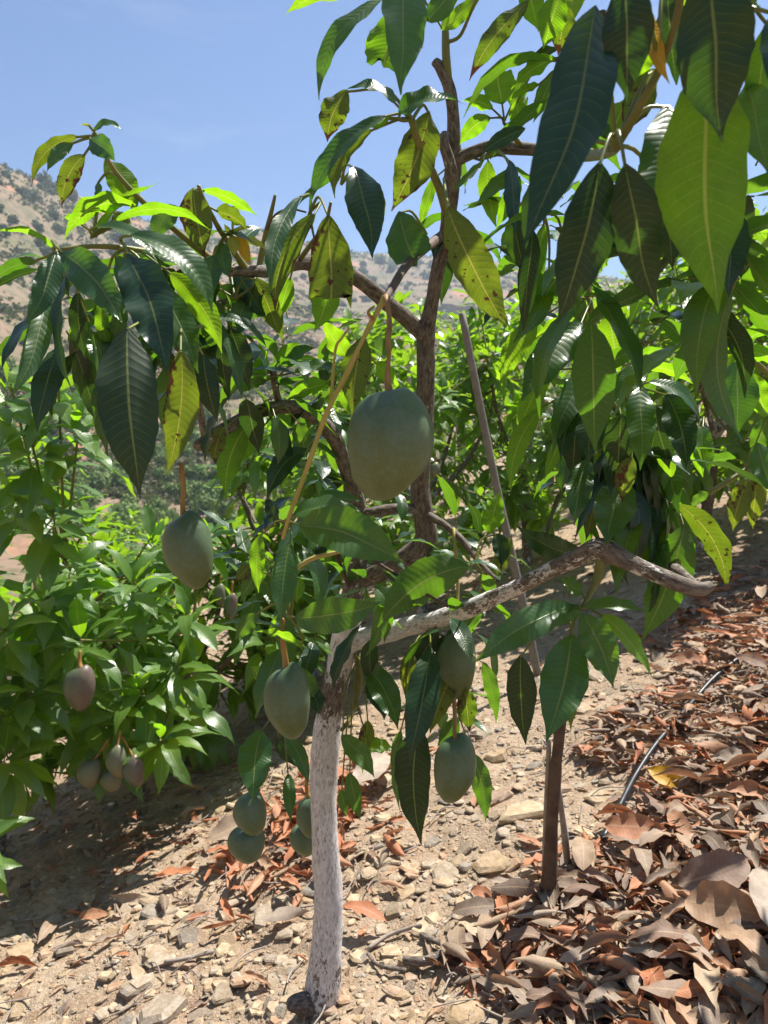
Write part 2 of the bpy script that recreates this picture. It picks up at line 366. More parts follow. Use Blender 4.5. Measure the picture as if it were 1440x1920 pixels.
# ------------------------------------------------------------------ geometry builders
def catmull(pts, n):
    pts = [np.array(p, float) for p in pts]
    if len(pts) == 2: return np.array([pts[0] * (1 - t) + pts[1] * t for t in np.linspace(0, 1, n + 1)])
    out = []
    ext = [2 * pts[0] - pts[1]] + pts + [2 * pts[-1] - pts[-2]]
    for i in range(len(pts) - 1):
        p0, p1, p2, p3 = ext[i:i + 4]
        for t in np.linspace(0, 1, n, endpoint=False):
            out.append(.5 * ((2 * p1) + (-p0 + p2) * t + (2 * p0 - 5 * p1 + 4 * p2 - p3) * t * t + (-p0 + 3 * p1 - 3 * p2 + p3) * t ** 3))
    out.append(pts[-1]); return np.array(out)
def tube(path, sides=10, rough=0.0, seed=0, cap=True):
    """path rows: x y z radius paint -> verts, quads, tris, bco, paint"""
    path = np.asarray(path, float); c = path[:, :3]; n = len(c)
    T = np.gradient(c, axis=0); T /= np.linalg.norm(T, axis=1)[:, None] + 1e-9
    ref = np.array([0, 0, 1.0]) if abs(T[0][2]) < .9 else np.array([1.0, 0, 0])
    A = np.cross(T[0], ref); A /= np.linalg.norm(A); As = []
    for i in range(n):
        A = A - T[i] * A.dot(T[i]); A /= np.linalg.norm(A) + 1e-9; As.append(A.copy())
    As = np.array(As); Bs = np.cross(T, As)
    s = np.concatenate([[0], np.cumsum(np.linalg.norm(np.diff(c, axis=0), axis=1))])
    th = np.linspace(0, 2 * math.pi, sides, endpoint=False)
    r = path[:, 3][:, None] * np.ones(sides)
    if rough:
        off = seed * 13.7
        r = r * (1 + rough * (fbm(np.cos(th)[None] * 1.3 + off + s[:, None] * 14, np.sin(th)[None] * 1.3 + s[:, None] * 9, seed, 3)) + rough * .5 * vnoise(s[:, None] * 30 + off, np.zeros((1, sides)), seed + 5))
    V = c[:, None] + r[..., None] * (np.cos(th)[None, :, None] * As[:, None] + np.sin(th)[None, :, None] * Bs[:, None])
    bco = np.stack([r * np.cos(th), r * np.sin(th), np.repeat(s[:, None], sides, 1) + seed * .77], -1)
    i = np.arange(n - 1)[:, None] * sides; j = np.arange(sides)[None]; j2 = (j + 1) % sides
    Q = np.stack([i + j, i + j2, i + sides + j2, i + sides + j], -1).reshape(-1, 4)
    V = V.reshape(-1, 3); bco = bco.reshape(-1, 3); pa = np.repeat(path[:, 4], sides) if path.shape[1] > 4 else np.zeros(len(V))
    tr = []
    if cap:
        for end, base, sgn in ((0, 0, -1), (n - 1, (n - 1) * sides, 1)):
            V = np.vstack([V, c[end] + T[end] * sgn * path[end, 3] * .35]); bco = np.vstack([bco, [0, 0, s[end] + seed * .77]]); pa = np.append(pa, pa[base])
            ci = len(V) - 1
            for q in range(sides):
                a, b = base + q, base + (q + 1) % sides
                tr.append((ci, b, a) if sgn < 0 else (ci, a, b))
    return V, Q, np.array(tr).reshape(-1, 3), bco, pa
def tube_obj(name, path, mat, parent=None, base=(0, 0, 0), sides=10, rough=0.0, seed=0):
    V, Q, T, bco, pa = tube(path, sides, rough, seed)
    o0 = np.array(path[0][:3], float)
    me = make_mesh(name, V - o0, Q, T, None, {'paint': pa}, (mat,))
    a = me.attributes.new('bco', 'FLOAT_VECTOR', 'POINT'); a.data.foreach_set('vector', bco.astype(np.float32).ravel())
    return obj(name, me, parent, Vector(o0) - Vector(base))
def pxpath(rows, n=6):
    """rows (px, py, depth, width_px[, paint]) -> world path rows"""
    pts = []
    for r_ in rows:
        p = P(r_[0], r_[1], r_[2]); pts.append([p.x, p.y, p.z, r_[3] * r_[2] / FPX / 2 * .9, r_[4] if len(r_) > 4 else 0])
    return catmull(pts, n)

def leaf_geo(p0, pc, p1, w, N, fold=.2, wave=.5, twist=0.0, nu=6, nv=18, trunc=1.0, node=None, seed=0, rnd=None, pr=.0019, a=.80, b=1.12, curl=0.0):
    rs = np.random.default_rng(seed)
    p0, pc, p1, N = [np.array(q, float) for q in (p0, pc, p1, N)]
    t = np.linspace(0, trunc, nv + 1)
    B = ((1 - t) ** 2)[:, None] * p0 + (2 * t * (1 - t))[:, None] * pc + (t ** 2)[:, None] * p1
    T = 2 * (1 - t)[:, None] * (pc - p0) + 2 * t[:, None] * (p1 - pc)
    T /= np.linalg.norm(T, axis=1)[:, None] + 1e-9
    Nn = N[None] - T * (T @ N)[:, None]; Nn /= np.linalg.norm(Nn, axis=1)[:, None] + 1e-9
    S = np.cross(T, Nn)
    tw = twist * (t - .4)
    N2 = Nn * np.cos(tw)[:, None] + S * np.sin(tw)[:, None]; S2 = np.cross(T, N2)
    f = (t ** a) * ((1 - t) ** b); f /= ((a / (a + b)) ** a) * ((b / (a + b)) ** b); f = f * (1 - .38 * sstep(.72, 1.0, t)); f = np.maximum(f, .025)
    u = np.linspace(-1, 1, nu + 1)
    hw = w / 2 * f
    asy = np.where(u < 0, 1 + rs.uniform(-.09, .09), 1.0)[None] * (1 + .10 * np.where(u[None] < 0, vnoise(t * 5 + seed, t * 0, 3)[:, None], vnoise(t * 5 + seed, t * 0 + 7, 4)[:, None]))
    L = np.linalg.norm(p1 - p0)
    B = B + S2 * (L * .03 * (vnoise(t * 2.6 + seed * 1.7, t * 0, 9)) * (t * (1 - t) * 4) ** .5)[:, None]
    ph = rs.uniform(0, 6.28, 2); fr = rs.uniform(14, 24, 2)
    wv = np.where(u[None] < 0, np.sin(fr[0] * t + ph[0])[:, None], np.sin(fr[1] * t + ph[1])[:, None]) * (u ** 2)[None] * w * .075 * wave
    big = np.sin(t * rs.uniform(3, 6) + ph[0])[:, None] * u[None] * w * .05 * wave
    side = hw[:, None] * u[None] * asy
    if curl:
        ang = curl * np.abs(u)[None] * np.ones_like(side)
        ang = np.maximum(np.abs(ang), 1e-3); rad = np.abs(side) / ang
        sx = np.sign(side) * rad * np.sin(ang); nz = math.copysign(1, curl) * rad * (1 - np.cos(ang))
    else:
        sx = side; nz = fold * np.abs(side) * (1 - .25 * np.abs(u)[None])
    lift = nz + (wv + big) * (f[:, None] ** .5)
    edge = 1 + .035 * np.sin(rs.uniform(30, 45) * t + ph[1])[:, None] * (np.abs(u)[None] > .9)
    V = B[:, None] + S2[:, None] * (sx * edge)[..., None] + N2[:, None] * lift[..., None]
    if trunc < 1:
        V[-1] += T[-1] * (rs.uniform(-.07, .06, nu + 1) * L)[:, None]; V[-2] += T[-2] * (rs.uniform(-.01, .01, nu + 1) * L)[:, None]
    luv = np.stack([np.repeat(u[None], nv + 1, 0), np.repeat(t[:, None], nu + 1, 1), np.full((nv + 1, nu + 1), rs.uniform(0, 1) if rnd is None else rnd)], -1)
    i = np.arange(nv)[:, None] * (nu + 1); j = np.arange(nu)[None]
    Q = np.stack([i + j, i + j + 1, i + nu + 2 + j, i + nu + 1 + j], -1).reshape(-1, 4)
    V = V.reshape(-1, 3); luv = luv.reshape(-1, 3); tr = np.zeros((0, 3), int)
    if node is not None:
        nd = np.array(node, float); gap = np.linalg.norm(p0 - nd)
        if gap > .004:
            c1 = p0 - T[0] * min(gap * .45, .03); mid = (nd + c1) / 2 + np.array([0, 0, gap * .06])
            pp = catmull([nd, mid, p0 + T[0] * .004], 4)
        else:
            pp = catmull([p0 - T[0] * .012, p0 + T[0] * .004], 2)
        path = np.column_stack([pp, np.linspace(pr * 1.35, pr * .8, len(pp))])
        tv, tq, tt, _, _ = tube(path, 5, cap=False)
        Q = np.vstack([Q, tq + len(V)]); luv = np.vstack([luv, np.column_stack([np.full(len(tv), .5), np.full(len(tv), -.5), np.full(len(tv), .5)])]); V = np.vstack([V, tv])
    return V, Q, luv

LEAF_SEED = [100]
def hero_leaf(root, base, node, spec, name='leaf'):
    """spec: bx by tx ty width depth side roll bend kind [dtip] [zb] [trunc]"""
    q = spec.split()
    bx, by, tx, ty, w, d = map(float, q[:6]); side = q[6]; roll, bend = float(q[7]), float(q[8]); kind = q[9]
    LEAF_SEED[0] += 1; sd = LEAF_SEED[0]; rs = random.Random(sd)
    Lp = math.hypot(tx - bx, ty - by) * d / FPX
    dt = float(q[10]) if len(q) > 10 else Lp * (rs.uniform(-.62, -.34) if side == 'T' else rs.uniform(.08, .42) if side == 'U' else rs.uniform(-.12, .12))
    zb = float(q[11]) if len(q) > 11 else (.02 if side == 'G' else rs.uniform(.03, .10))
    trunc = float(q[12]) if len(q) > 12 else 1.0
    p0 = P(bx, by, d); p1 = P(tx, ty, d + dt); L = (p1 - p0).length
    dx, dy = tx - bx, ty - by
    mx, my = (bx + tx) / 2 - dy * bend * 2, (by + ty) / 2 + dx * bend * 2
    pc = P(mx, my, d + dt / 2 - zb * 2 * L)
    T = (p1 - p0).normalized(); mid = (p0 + p1) / 2; tc = (CAM - mid).normalized(); up = Vector((0, 0, 1))
    N = {'T': tc, 'U': -tc, 'A': up + tc * .05, 'B': up + tc * .9, 'V': up - tc * .9, 'G': (SDIR + tc).normalized()}[side]
    N = (N - T * N.dot(T)).normalized()
    N = Matrix.Rotation(R(roll), 3, T) @ N
    ww = w * d / FPX * .88
    V, Q, luv = leaf_geo(p0, pc, p1, ww, N, fold=rs.uniform(.12, .42), wave=rs.uniform(.7, 1.7) * (.5 if side == 'G' else 1), twist=rs.uniform(-.5, .5) * (.3 if side == 'G' else 1), node=node, seed=sd, trunc=trunc)
    me = make_mesh('leaf_blade', V - np.array(p0), Q, None, luv, None, (M[kind],))
    par, pb = bearer(root, base, node)
    return obj(name, me, par, p0 - pb)

# ------------------------------------------------------------------ the ground, valley and far hillside (one sheet)
def build_ground():
    front = np.radians(np.concatenate([np.arange(-180, -42, 3.0), np.arange(-42, -33, .6), np.arange(-33, 33, .16), np.arange(33, 42, .6), np.arange(42, 180, 3.0)]))
    rad = np.concatenate([[0.02], np.geomspace(.25, 1.0, 12, endpoint=False), np.geomspace(1.0, 12, 230, endpoint=False), np.geomspace(12, 640, 140)])
    A, Rr = np.meshgrid(front, rad)
    X = Rr * np.sin(A); Y = Rr * np.cos(A); Z = gz(X, Y)
    V = np.stack([X, Y, Z], -1).reshape(-1, 3)
    n, m = X.shape
    i = np.arange(n - 1)[:, None] * m; j = np.arange(m)[None]; j2 = (j + 1) % m
    Q = np.stack([i + j, i + m + j, i + m + j2, i + j2], -1).reshape(-1, 4)
    far = sstep(9, 24, Rr).ravel()
    me = make_mesh('ground', V, Q, None, None, {'far': far}, (M['soil'],))
    tag(obj('ground', me), 'dry stony orchard slope falling to a valley with bare hills beyond', None, None, 'structure')
build_ground()

# ------------------------------------------------------------------ the mango tree in front
TB = P(600, 1893, 1.85); TB.z = gzf(TB.x, TB.y)
main = obj('mango_tree', None, None, TB)
tag(main, 'young mango tree in front with whitewashed trunk and big green fruit', 'mango tree', 'mango trees of the orchard')
WOODS = {}
def wood(name, rows, mat='bark', n=6, sides=14, rough=.18):
    LEAF_SEED[0] += 1; pp = pxpath(rows, n)
    o = tube_obj(name, pp, M[mat], main, TB, sides, rough, LEAF_SEED[0])
    if name in ('branch', 'twig'): WOODS.setdefault(main.name, []).append((o, pp[:, :3]))
    return o
def bearer(root, base, p):
    best, bd = (root, base), 1e9; p = np.array(p)
    for o, pp in WOODS.get(root.name, []):
        d = np.min(np.linalg.norm(pp - p, axis=1))
        if d < bd: best, bd = (o, base + o.location), d
    return best
tp = pxpath([(598, 1930, 1.86, 92, .35), (602, 1880, 1.85, 80, .45), (611, 1800, 1.84, 66, .66), (616, 1700, 1.83, 60, .8), (611, 1600, 1.82, 56, .95), (607, 1490, 1.81, 57, 1), (611, 1395, 1.80, 60, .95), (616, 1350, 1.79, 55, .62),
             (622, 1322, 1.78, 52, .25), (629, 1292, 1.77, 53, .22), (635, 1264, 1.77, 53, .55), (645, 1205, 1.76, 60, 1), (653, 1165, 1.75, 56, .7), (664, 1105, 1.75, 44, .25), (674, 1040, 1.74, 36, .0)], 8)
tube_obj('trunk', tp, M['bark'], main, TB, 22, .13, 3)
wood('root_burl', [(600, 1900, 1.85, 50, .1), (575, 1885, 1.82, 46, .1), (553, 1882, 1.80, 34, .0), (540, 1888, 1.79, 18, 0)], rough=.5)
wood('branch', [(640, 1205, 1.76, 40, 1), (690, 1195, 1.74, 45, 1), (760, 1176, 1.72, 39, .9), (850, 1152, 1.60, 37, .62), (950, 1110, 1.48, 33, .5), (1040, 1066, 1.37, 34, .42), (1095, 1040, 1.31, 40, .32), (1128, 1030, 1.28, 48, .15), (1180, 1055, 1.25, 37, .2), (1262, 1090, 1.22, 36, .15), (1310, 1104, 1.20, 32, .1), (1334, 1098, 1.20, 20, 0)])
wood('branch', [(674, 1090, 1.75, 34), (715, 1070, 1.74, 42), (765, 1042, 1.72, 44), (797, 1010, 1.70, 46), (792, 960, 1.68, 42), (788, 900, 1.66, 40), (795, 790, 1.62, 39), (798, 690, 1.58, 37), (799, 625, 1.56, 38), (811, 560, 1.53, 30), (824, 490, 1.50, 30), (838, 430, 1.47, 28), (843, 380, 1.45, 34), (848, 320, 1.43, 36), (851, 285, 1.42, 30), (849, 215, 1.40, 24), (842, 165, 1.38, 24), (826, 128, 1.37, 22), (815, 115, 1.37, 18)])
wood('branch', [(842, 385, 1.44, 22), (850, 345, 1.41, 24), (842, 300, 1.39, 24), (832, 268, 1.38, 24), (836, 255, 1.39, 22), (848, 275, 1.42, 22)])
wood('branch', [(850, 305, 1.42, 26), (880, 288, 1.41, 28), (925, 275, 1.40, 28), (975, 278, 1.37, 27), (1040, 285, 1.30, 26), (1085, 292, 1.24, 27), (1100, 250, 1.20, 20), (1115, 170, 1.15, 18), (1125, 100, 1.12, 16), (1130, 20, 1.10, 15)])
wood('branch', [(797, 632, 1.56, 30), (765, 600, 1.54, 34), (730, 572, 1.50, 33), (690, 538, 1.46, 32), (650, 512, 1.42, 31), (600, 498, 1.37, 30), (560, 492, 1.32, 30), (505, 508, 1.27, 27), (455, 508, 1.22, 22), (430, 512, 1.19, 16)])
wood('branch', [(676, 1050, 1.74, 34), (678, 985, 1.72, 32), (664, 925, 1.68, 34), (648, 872, 1.64, 34), (628, 825, 1.59, 33), (592, 783, 1.53, 33), (545, 763, 1.47, 30), (485, 772, 1.41, 28), (425, 803, 1.35, 28), (378, 832, 1.31, 26), (370, 836, 1.30, 18)])
wood('twig', [(385, 822, 1.31, 15), (378, 790, 1.29, 14), (372, 740, 1.26, 14), (366, 690, 1.22, 13), (358, 640, 1.18, 12), (345, 560, 1.12, 10)], n=5)
wood('twig', [(676, 965, 1.70, 22), (715, 958, 1.68, 24), (760, 953, 1.67, 22), (790, 960, 1.67, 18)], n=5)
wood('twig', [(800, 965, 1.67, 18), (835, 985, 1.64, 15), (868, 1015, 1.61, 15), (895, 1050, 1.58, 12), (930, 1085, 1.55, 8)], 'bark', 5)
wood('twig', [(1310, 1104, 1.20, 22), (1285, 1080, 1.25, 20), (1262, 1062, 1.34, 22)], n=5)
wood('twig', [(1262, 1062, 1.34, 16), (1275, 1040, 1.38, 15), (1258, 985, 1.42, 15), (1228, 920, 1.40, 14), (1195, 850, 1.38, 12), (1160, 780, 1.36, 12), (1132, 720, 1.34, 12), (1120, 640, 1.32, 12), (1106, 565, 1.30, 11), (1098, 510, 1.28, 9)], 'green_stem', 6)
wood('twig', [(1130, 1040, 1.28, 22), (1120, 1085, 1.28, 20), (1105, 1115, 1.27, 12), (1090, 1142, 1.25, 9)], 'green_stem', 5)
wood('twig', [(835, 60, 1.36, 15), (836, 100, 1.36, 17), (840, 150, 1.375, 18)], 'green_stem', 4)
wood('twig', [(840, -40, 1.36, 12), (836, 20, 1.36, 13), (835, 62, 1.36, 15)], 'green_stem', 4)
wood('twig', [(838, 80, 1.36, 7), (862, 68, 1.34, 7), (880, 30, 1.32, 6), (895, -5, 1.30, 6)], 'green_stem', 4)
wood('twig', [(845, 440, 1.30, 20), (838, 400, 1.20, 19), (822, 350, 1.10, 18), (800, 300, 1.02, 17), (785, 270, .98, 16), (772, 225, .95, 16)], 'green_stem', 6)
wood('twig', [(848, 460, 1.46, 18), (850, 450, 1.36, 20), (845, 440, 1.30, 20)], 'green_stem', 4)
wood('twig', [(832, 440, 1.46, 22), (805, 460, 1.30, 20), (765, 495, 1.10, 18), (735, 540, .97, 17), (722, 560, .93, 16)], 'brown_stem', 6)
wood('fruit_stalk', [(722, 556, .93, 13), (708, 584, .935, 11), (695, 608, .94, 13), (676, 645, .955, 10), (655, 690, .97, 12), (634, 732, .99, 9), (612, 775, 1.01, 11), (592, 830, 1.035, 9), (575, 880, 1.06, 10), (545, 960, 1.10, 9), (530, 1010, 1.13, 7)], 'yellow_stem', 6, 10, .4)
wood('fruit_stalk', [(620, 765, 1.01, 7), (628, 660, .98, 6), (640, 635, .97, 5), (655, 615, .96, 5)], 'yellow_stem', 4, 8, .1)
wood('fruit_stalk', [(700, 600, .935, 9), (690, 585, .93, 6), (702, 574, .93, 4)], 'orange_stem', 4, 8, .1)
wood('fruit_stalk', [(548, 1072, 1.2, 10), (580, 1050, 1.2, 10), (612, 1040, 1.2, 10), (640, 1034, 1.2, 7)], 'yellow_stem', 4, 8, .1)
wood('twig', [(372, 348, 1.05, 8), (384, 378, 1.07, 9), (410, 428, 1.12, 11), (436, 468, 1.17, 13), (458, 502, 1.22, 16)], 'green_stem', 5)
wood('twig', [(176, 258, 1.00, 8), (200, 296, 1.0, 9), (224, 332, 1.02, 11), (278, 388, 1.06, 12), (345, 445, 1.12, 13), (400, 488, 1.17, 15), (440, 511, 1.20, 17)], 'green_stem', 6)
wood('twig', [(110, 468, .98, 9), (170, 462, 1.0, 10), (240, 466, 1.03, 12), (320, 480, 1.10, 13), (400, 500, 1.17, 14)], 'green_stem', 5)
wood('twig', [(516, 366, 1.20, 6), (508, 400, 1.22, 9), (498, 440, 1.24, 11), (490, 480, 1.26, 13), (485, 506, 1.26, 14)], 'green_stem', 5)
wood('twig', [(574, 398, 1.2, 4), (545, 392, 1.2, 5), (518, 402, 1.21, 6), (500, 430, 1.23, 7)], 'brown_stem', 4, 8)
wood('twig', [(525, 1000, 1.18, 9), (540, 985, 1.2, 12), (560, 960, 1.25, 12), (600, 940, 1.4, 12), (650, 930, 1.6, 12)], 'green_stem', 5)
wood('twig', [(512, 690, 1.42, 14), (516, 725, 1.44, 14), (524, 762, 1.46, 16)], n=4)
wood('twig', [(620, 380, 1.15, 6), (610, 420, 1.2, 8), (585, 455, 1.27, 10), (560, 490, 1.32, 12)], 'green_stem', 4, 8)
wood('twig', [(850, 990, 1.62, 8), (858, 1080, 1.6, 7), (858, 1145, 1.6, 7), (866, 1190, 1.6, 6)], 'yellow_stem', 4, 8)
wood('twig', [(690, 1045, 1.55, 6), (740, 1075, 1.5, 7), (790, 1108, 1.47, 7), (840, 1138, 1.45, 5)], 'brown_stem', 4, 8)
wood('twig', [(626, 1020, 1.72, 8), (638, 1060, 1.72, 9), (655, 1100, 1.72, 9)], 'brown_stem', 4, 8)
wood('twig', [(1155, 275, .72, 20), (1185, 225, .70, 19), (1215, 170, .68, 18), (1236, 130, .67, 17), (1262, 60, .65, 16), (1280, -20, .63, 15)], 'green_stem', 5)
wood('twig', [(1085, 292, 1.24, 24), (1120, 290, 1.0, 24), (1145, 282, .82, 24), (1156, 274, .72, 22)], 'green_stem', 5)
wood('twig', [(1330, 160, .66, 14), (1325, 90, .64, 15), (1318, 20, .62, 15), (1300, -60, .61, 15), (1280, -90, .62, 15)], 'green_stem', 5)
wood('twig', [(945, 230, 1.32, 7), (960, 250, 1.34, 9), (975, 272, 1.36, 12)], 'green_stem', 4, 8)
wood('twig', [(780, 1205, 1.65, 12), (800, 1190, 1.66, 14), (830, 1165, 1.69, 16)], 'green_stem', 4, 8)
wood('twig', [(640, 1370, 1.70, 8), (660, 1340, 1.73, 9), (675, 1280, 1.75, 10), (668, 1225, 1.75, 12)], 'green_stem', 4, 8)
wood('twig', [(520, 1345, 1.62, 8), (560, 1330, 1.68, 9), (610, 1310, 1.76, 10)], 'green_stem', 4, 8)

CL = []   # clusters: node px, node py, node depth, leaves
CL.append((176, 260, 1.0, """148 256 60 345 34 1.0 V 0 .18 o
138 268 88 322 28 1.0 T 20 .12 m
160 290 116 390 42 1.0 U 10 .12 o
174 250 231 246 26 1.0 B 0 -.28 m
168 262 216 302 46 .99 T 0 -.08 m
174 240 146 232 7 1.0 A 0 0 n
172 238 152 234 6 1.0 T 0 .1 n"""))
CL.append((222, 330, 1.02, """196 300 258 402 62 1.04 U -10 -.05 l
183 340 190 388 20 1.04 T 40 0 m"""))
CL.append((175, 442, 1.0, """255 384 120 450 46 1.02 V 0 .20 l .02
180 432 298 344 24 1.03 V 10 -.10 l
214 416 394 432 30 1.0 V 0 -.18 l
176 425 294 490 48 .98 G 0 -.16 m
150 420 120 408 30 1.06 V 0 .1 l
215 395 240 440 40 1.08 U 0 0 o"""))
CL.append((108, 468, .98, """103 467 -6 434 24 .98 V 0 .15 l
70 490 -20 532 30 .99 V 0 .1 m
106 470 46 612 50 .96 T 10 -.06 m
86 540 16 748 46 .98 T 0 -.09 m
114 472 230 604 78 .93 T 0 -.07 m
122 515 136 736 40 .99 T 55 .08 d
146 545 160 672 38 1.01 U 0 .04 d
165 600 180 772 15 1.02 T 60 -.06 m
100 480 130 560 30 1.04 U 0 0 d"""))
CL.append((236, 466, 1.0, """216 480 292 664 62 1.0 T 25 -.06 m
238 474 315 694 98 .95 T 0 -.05 d
296 530 372 700 64 1.0 T 0 -.05 m
316 510 416 662 56 1.03 U 0 -.08 l
245 440 398 588 78 .96 G 5 -.16 m
262 470 392 560 60 1.0 G -8 -.12 m
190 560 200 660 36 1.06 U 0 0 l
225 560 215 640 40 1.06 U 0 0 m"""))
CL.append((345, 640, 1.02, """238 612 262 930 122 .86 U 0 .02 d -.02
338 655 312 892 74 .92 U 8 -.05 o
380 660 408 792 50 1.06 U 0 .03 d
330 600 350 700 40 1.0 U 20 0 d
410 640 430 760 30 1.12 U 30 0 d"""))
CL.append((384, 380, 1.07, """362 352 384 480 64 1.05 U 0 .02 o
336 388 286 452 48 1.06 G 0 .1 m
378 356 482 404 32 1.08 V 0 -.06 l
404 396 464 432 46 1.1 V 0 -.1 o"""))
CL.append((432, 440, 1.14, """432 438 420 420 10 1.13 T 0 0 n
432 438 478 425 9 1.13 T 0 -.1 n
434 440 440 480 26 1.12 U 0 0 n
446 436 470 500 26 1.13 U 0 0 y
436 434 436 405 6 1.12 T 0 0 n
416 455 428 520 44 1.12 T 0 .08 m
400 478 402 552 48 1.1 T 0 .1 m
455 450 500 470 22 1.15 V 0 -.1 n"""))
CL.append((440, 560, 1.22, """405 592 500 652 34 1.15 G 0 -.12 m
430 610 468 732 52 1.18 U 0 -.03 d
480 520 532 642 52 1.22 U 20 0 o
405 540 480 580 50 1.22 U 0 0 d
440 500 500 600 62 1.26 T 20 0 d
462 560 430 640 44 1.24 T 0 0 m
520 540 470 600 45 1.26 U 0 0 m"""))
CL.append((582, 396, 1.14, """566 366 508 548 38 1.06 T 20 .10 m
592 400 516 588 52 1.08 U 15 .12 o
616 402 626 690 96 1.04 U 0 .0 o .03 .01 .57
600 500 590 622 62 1.2 U 0 -.12 l
545 520 520 600 40 1.24 U 0 0 l"""))
CL.append((640, 345, 1.12, """664 312 698 484 74 1.02 T 0 -.04 d
690 328 716 434 44 1.1 U 0 0 o
640 330 560 385 18 1.15 V 0 .1 m"""))
CL.append((772, 225, .95, """700 243 628 372 40 .96 V 10 .18 o
726 216 580 392 52 .92 B 0 .13 m
652 168 614 266 58 1.0 U 20 .10 o
742 196 652 166 48 .95 G 0 .20 m
746 214 872 196 64 .92 B 0 -.16 m
806 208 734 396 84 .98 U -10 -.04 o
690 235 735 210 16 .94 V 0 .2 l"""))
CL.append((800, 440, 1.2, """748 396 812 550 84 1.14 T 0 .06 m -.03 .02 .6"""))
CL.append((840, 385, 1.2, """838 385 958 625 92 .88 U 0 .03 o .03 .02 .92"""))
CL.append((780, -60, 1.0, """722 -4 598 188 42 .98 B 0 .16 m
772 -90 752 178 88 .9 T 0 .03 m
735 20 712 170 86 1.02 U 0 0 l 0 .02 .66
700 -20 530 32 44 1.0 V 0 .10 l
825 55 905 -10 34 1.3 U 0 0 l
800 40 870 -40 50 1.15 U 0 0 m"""))
CL.append((945, 232, 1.32, """924 205 866 190 34 1.3 V 0 .12 l
920 220 862 272 40 1.3 U 0 .1 l
942 196 926 100 66 1.3 U 0 0 l 0 .02 .66
958 200 985 130 40 1.34 U 0 0 l
965 225 990 180 30 1.34 U 0 0 l"""))
CL.append((1000, -20, 1.0, """992 0 880 152 48 .98 U 15 .06 o
1052 -15 1018 92 62 1.0 U 0 0 l
1062 10 1046 104 52 1.02 U 0 0 o
985 -40 1010 60 50 1.05 U 0 0 l"""))
CL.append((1050, 110, 1.2, """1042 108 958 168 42 1.2 V 0 .08 l
1012 160 956 188 24 1.2 V 0 .08 l
968 188 976 244 42 1.25 U 0 0 l
1040 130 1000 230 40 1.25 U 0 0 m"""))
CL.append((900, 300, 1.4, """820 328 790 432 24 1.5 U 0 .05 l
916 300 932 428 44 1.45 U 0 .05 l
962 318 893 382 34 1.2 T 20 0 m
908 300 845 362 16 1.25 T 30 0 m
985 240 900 290 34 1.15 T 20 .05 d
955 300 970 445 40 1.2 T 30 0 d
975 330 930 430 36 1.35 U 0 0 l"""))
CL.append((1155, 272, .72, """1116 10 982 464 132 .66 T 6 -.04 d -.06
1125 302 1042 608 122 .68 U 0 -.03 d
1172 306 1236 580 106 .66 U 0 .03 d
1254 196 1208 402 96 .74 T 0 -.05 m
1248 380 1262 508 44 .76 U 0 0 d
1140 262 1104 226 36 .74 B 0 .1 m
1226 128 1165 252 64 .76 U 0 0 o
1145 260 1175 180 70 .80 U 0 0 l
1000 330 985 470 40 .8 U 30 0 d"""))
CL.append((1236, 120, .66, """1172 -50 1177 194 108 .62 U 0 .0 d
1215 15 1256 158 34 .68 T 20 .06 y
1215 70 1190 150 60 .74 U 0 0 l
1250 -30 1268 160 80 .7 U 30 0 d"""))
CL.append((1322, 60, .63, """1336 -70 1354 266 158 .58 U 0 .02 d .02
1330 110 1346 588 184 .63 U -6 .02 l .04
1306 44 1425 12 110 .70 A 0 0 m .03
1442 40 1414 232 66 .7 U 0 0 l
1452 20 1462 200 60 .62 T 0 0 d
1400 150 1440 330 70 .72 T 0 0 m"""))  # level leaf near the top is added out of sight to shade the big one
CL.append((1020, 400, 1.1, """1020 420 1003 532 32 1.1 U 0 0 l
998 428 980 624 48 1.05 U 20 0 d
1060 470 1030 560 36 1.2 U 0 0 l
960 400 985 520 50 1.15 U 0 0 d
1030 530 962 642 52 1.15 T 20 -.05 m"""))
CL.append((1104, 560, 1.3, """1115 510 1152 466 30 1.35 V 0 0 l
1140 390 1148 486 24 1.4 U 0 0 l
1142 588 1162 700 76 1.26 U 0 0 l
1092 604 978 752 78 1.18 T 15 .05 m
1012 598 938 724 52 1.28 U 0 .08 l
1080 600 1000 640 40 1.3 V 0 .1 l
1105 580 1060 680 40 1.35 U 0 0 l
1060 545 1100 610 50 1.32 U 0 0 m"""))
CL.append((1135, 735, 1.34, """1020 760 958 924 42 1.3 U 0 .1 l
1040 690 975 830 44 1.32 U 0 .1 l
1140 686 1036 850 52 1.28 T 10 .14 m
1100 740 1052 862 46 1.26 T 10 .1 d
1120 745 1105 870 60 1.22 T 0 .04 d
1165 775 1158 902 64 1.24 U 0 .02 d
1060 800 1020 900 30 1.32 U 0 0 l
1080 770 1075 900 50 1.34 U 0 0 d
1130 800 1125 930 60 1.36 U 0 0 d"""))
CL.append((1180, 760, 1.36, """1200 722 1200 882 60 1.22 T 0 -.03 m
1186 856 1167 942 44 1.24 U 0 .06 o
1214 690 1150 756 58 1.24 G 0 .1 m
1216 716 1314 796 48 1.22 G 0 -.18 m
1248 738 1286 878 64 1.26 T 0 -.08 d
1225 760 1255 880 60 1.3 U 0 0 d
1180 680 1250 655 26 1.3 V 0 -.1 l
1200 690 1300 720 30 1.32 V 0 -.12 l
1240 820 1262 902 38 1.34 U 0 0 l
1195 800 1230 900 50 1.36 U 0 0 d"""))
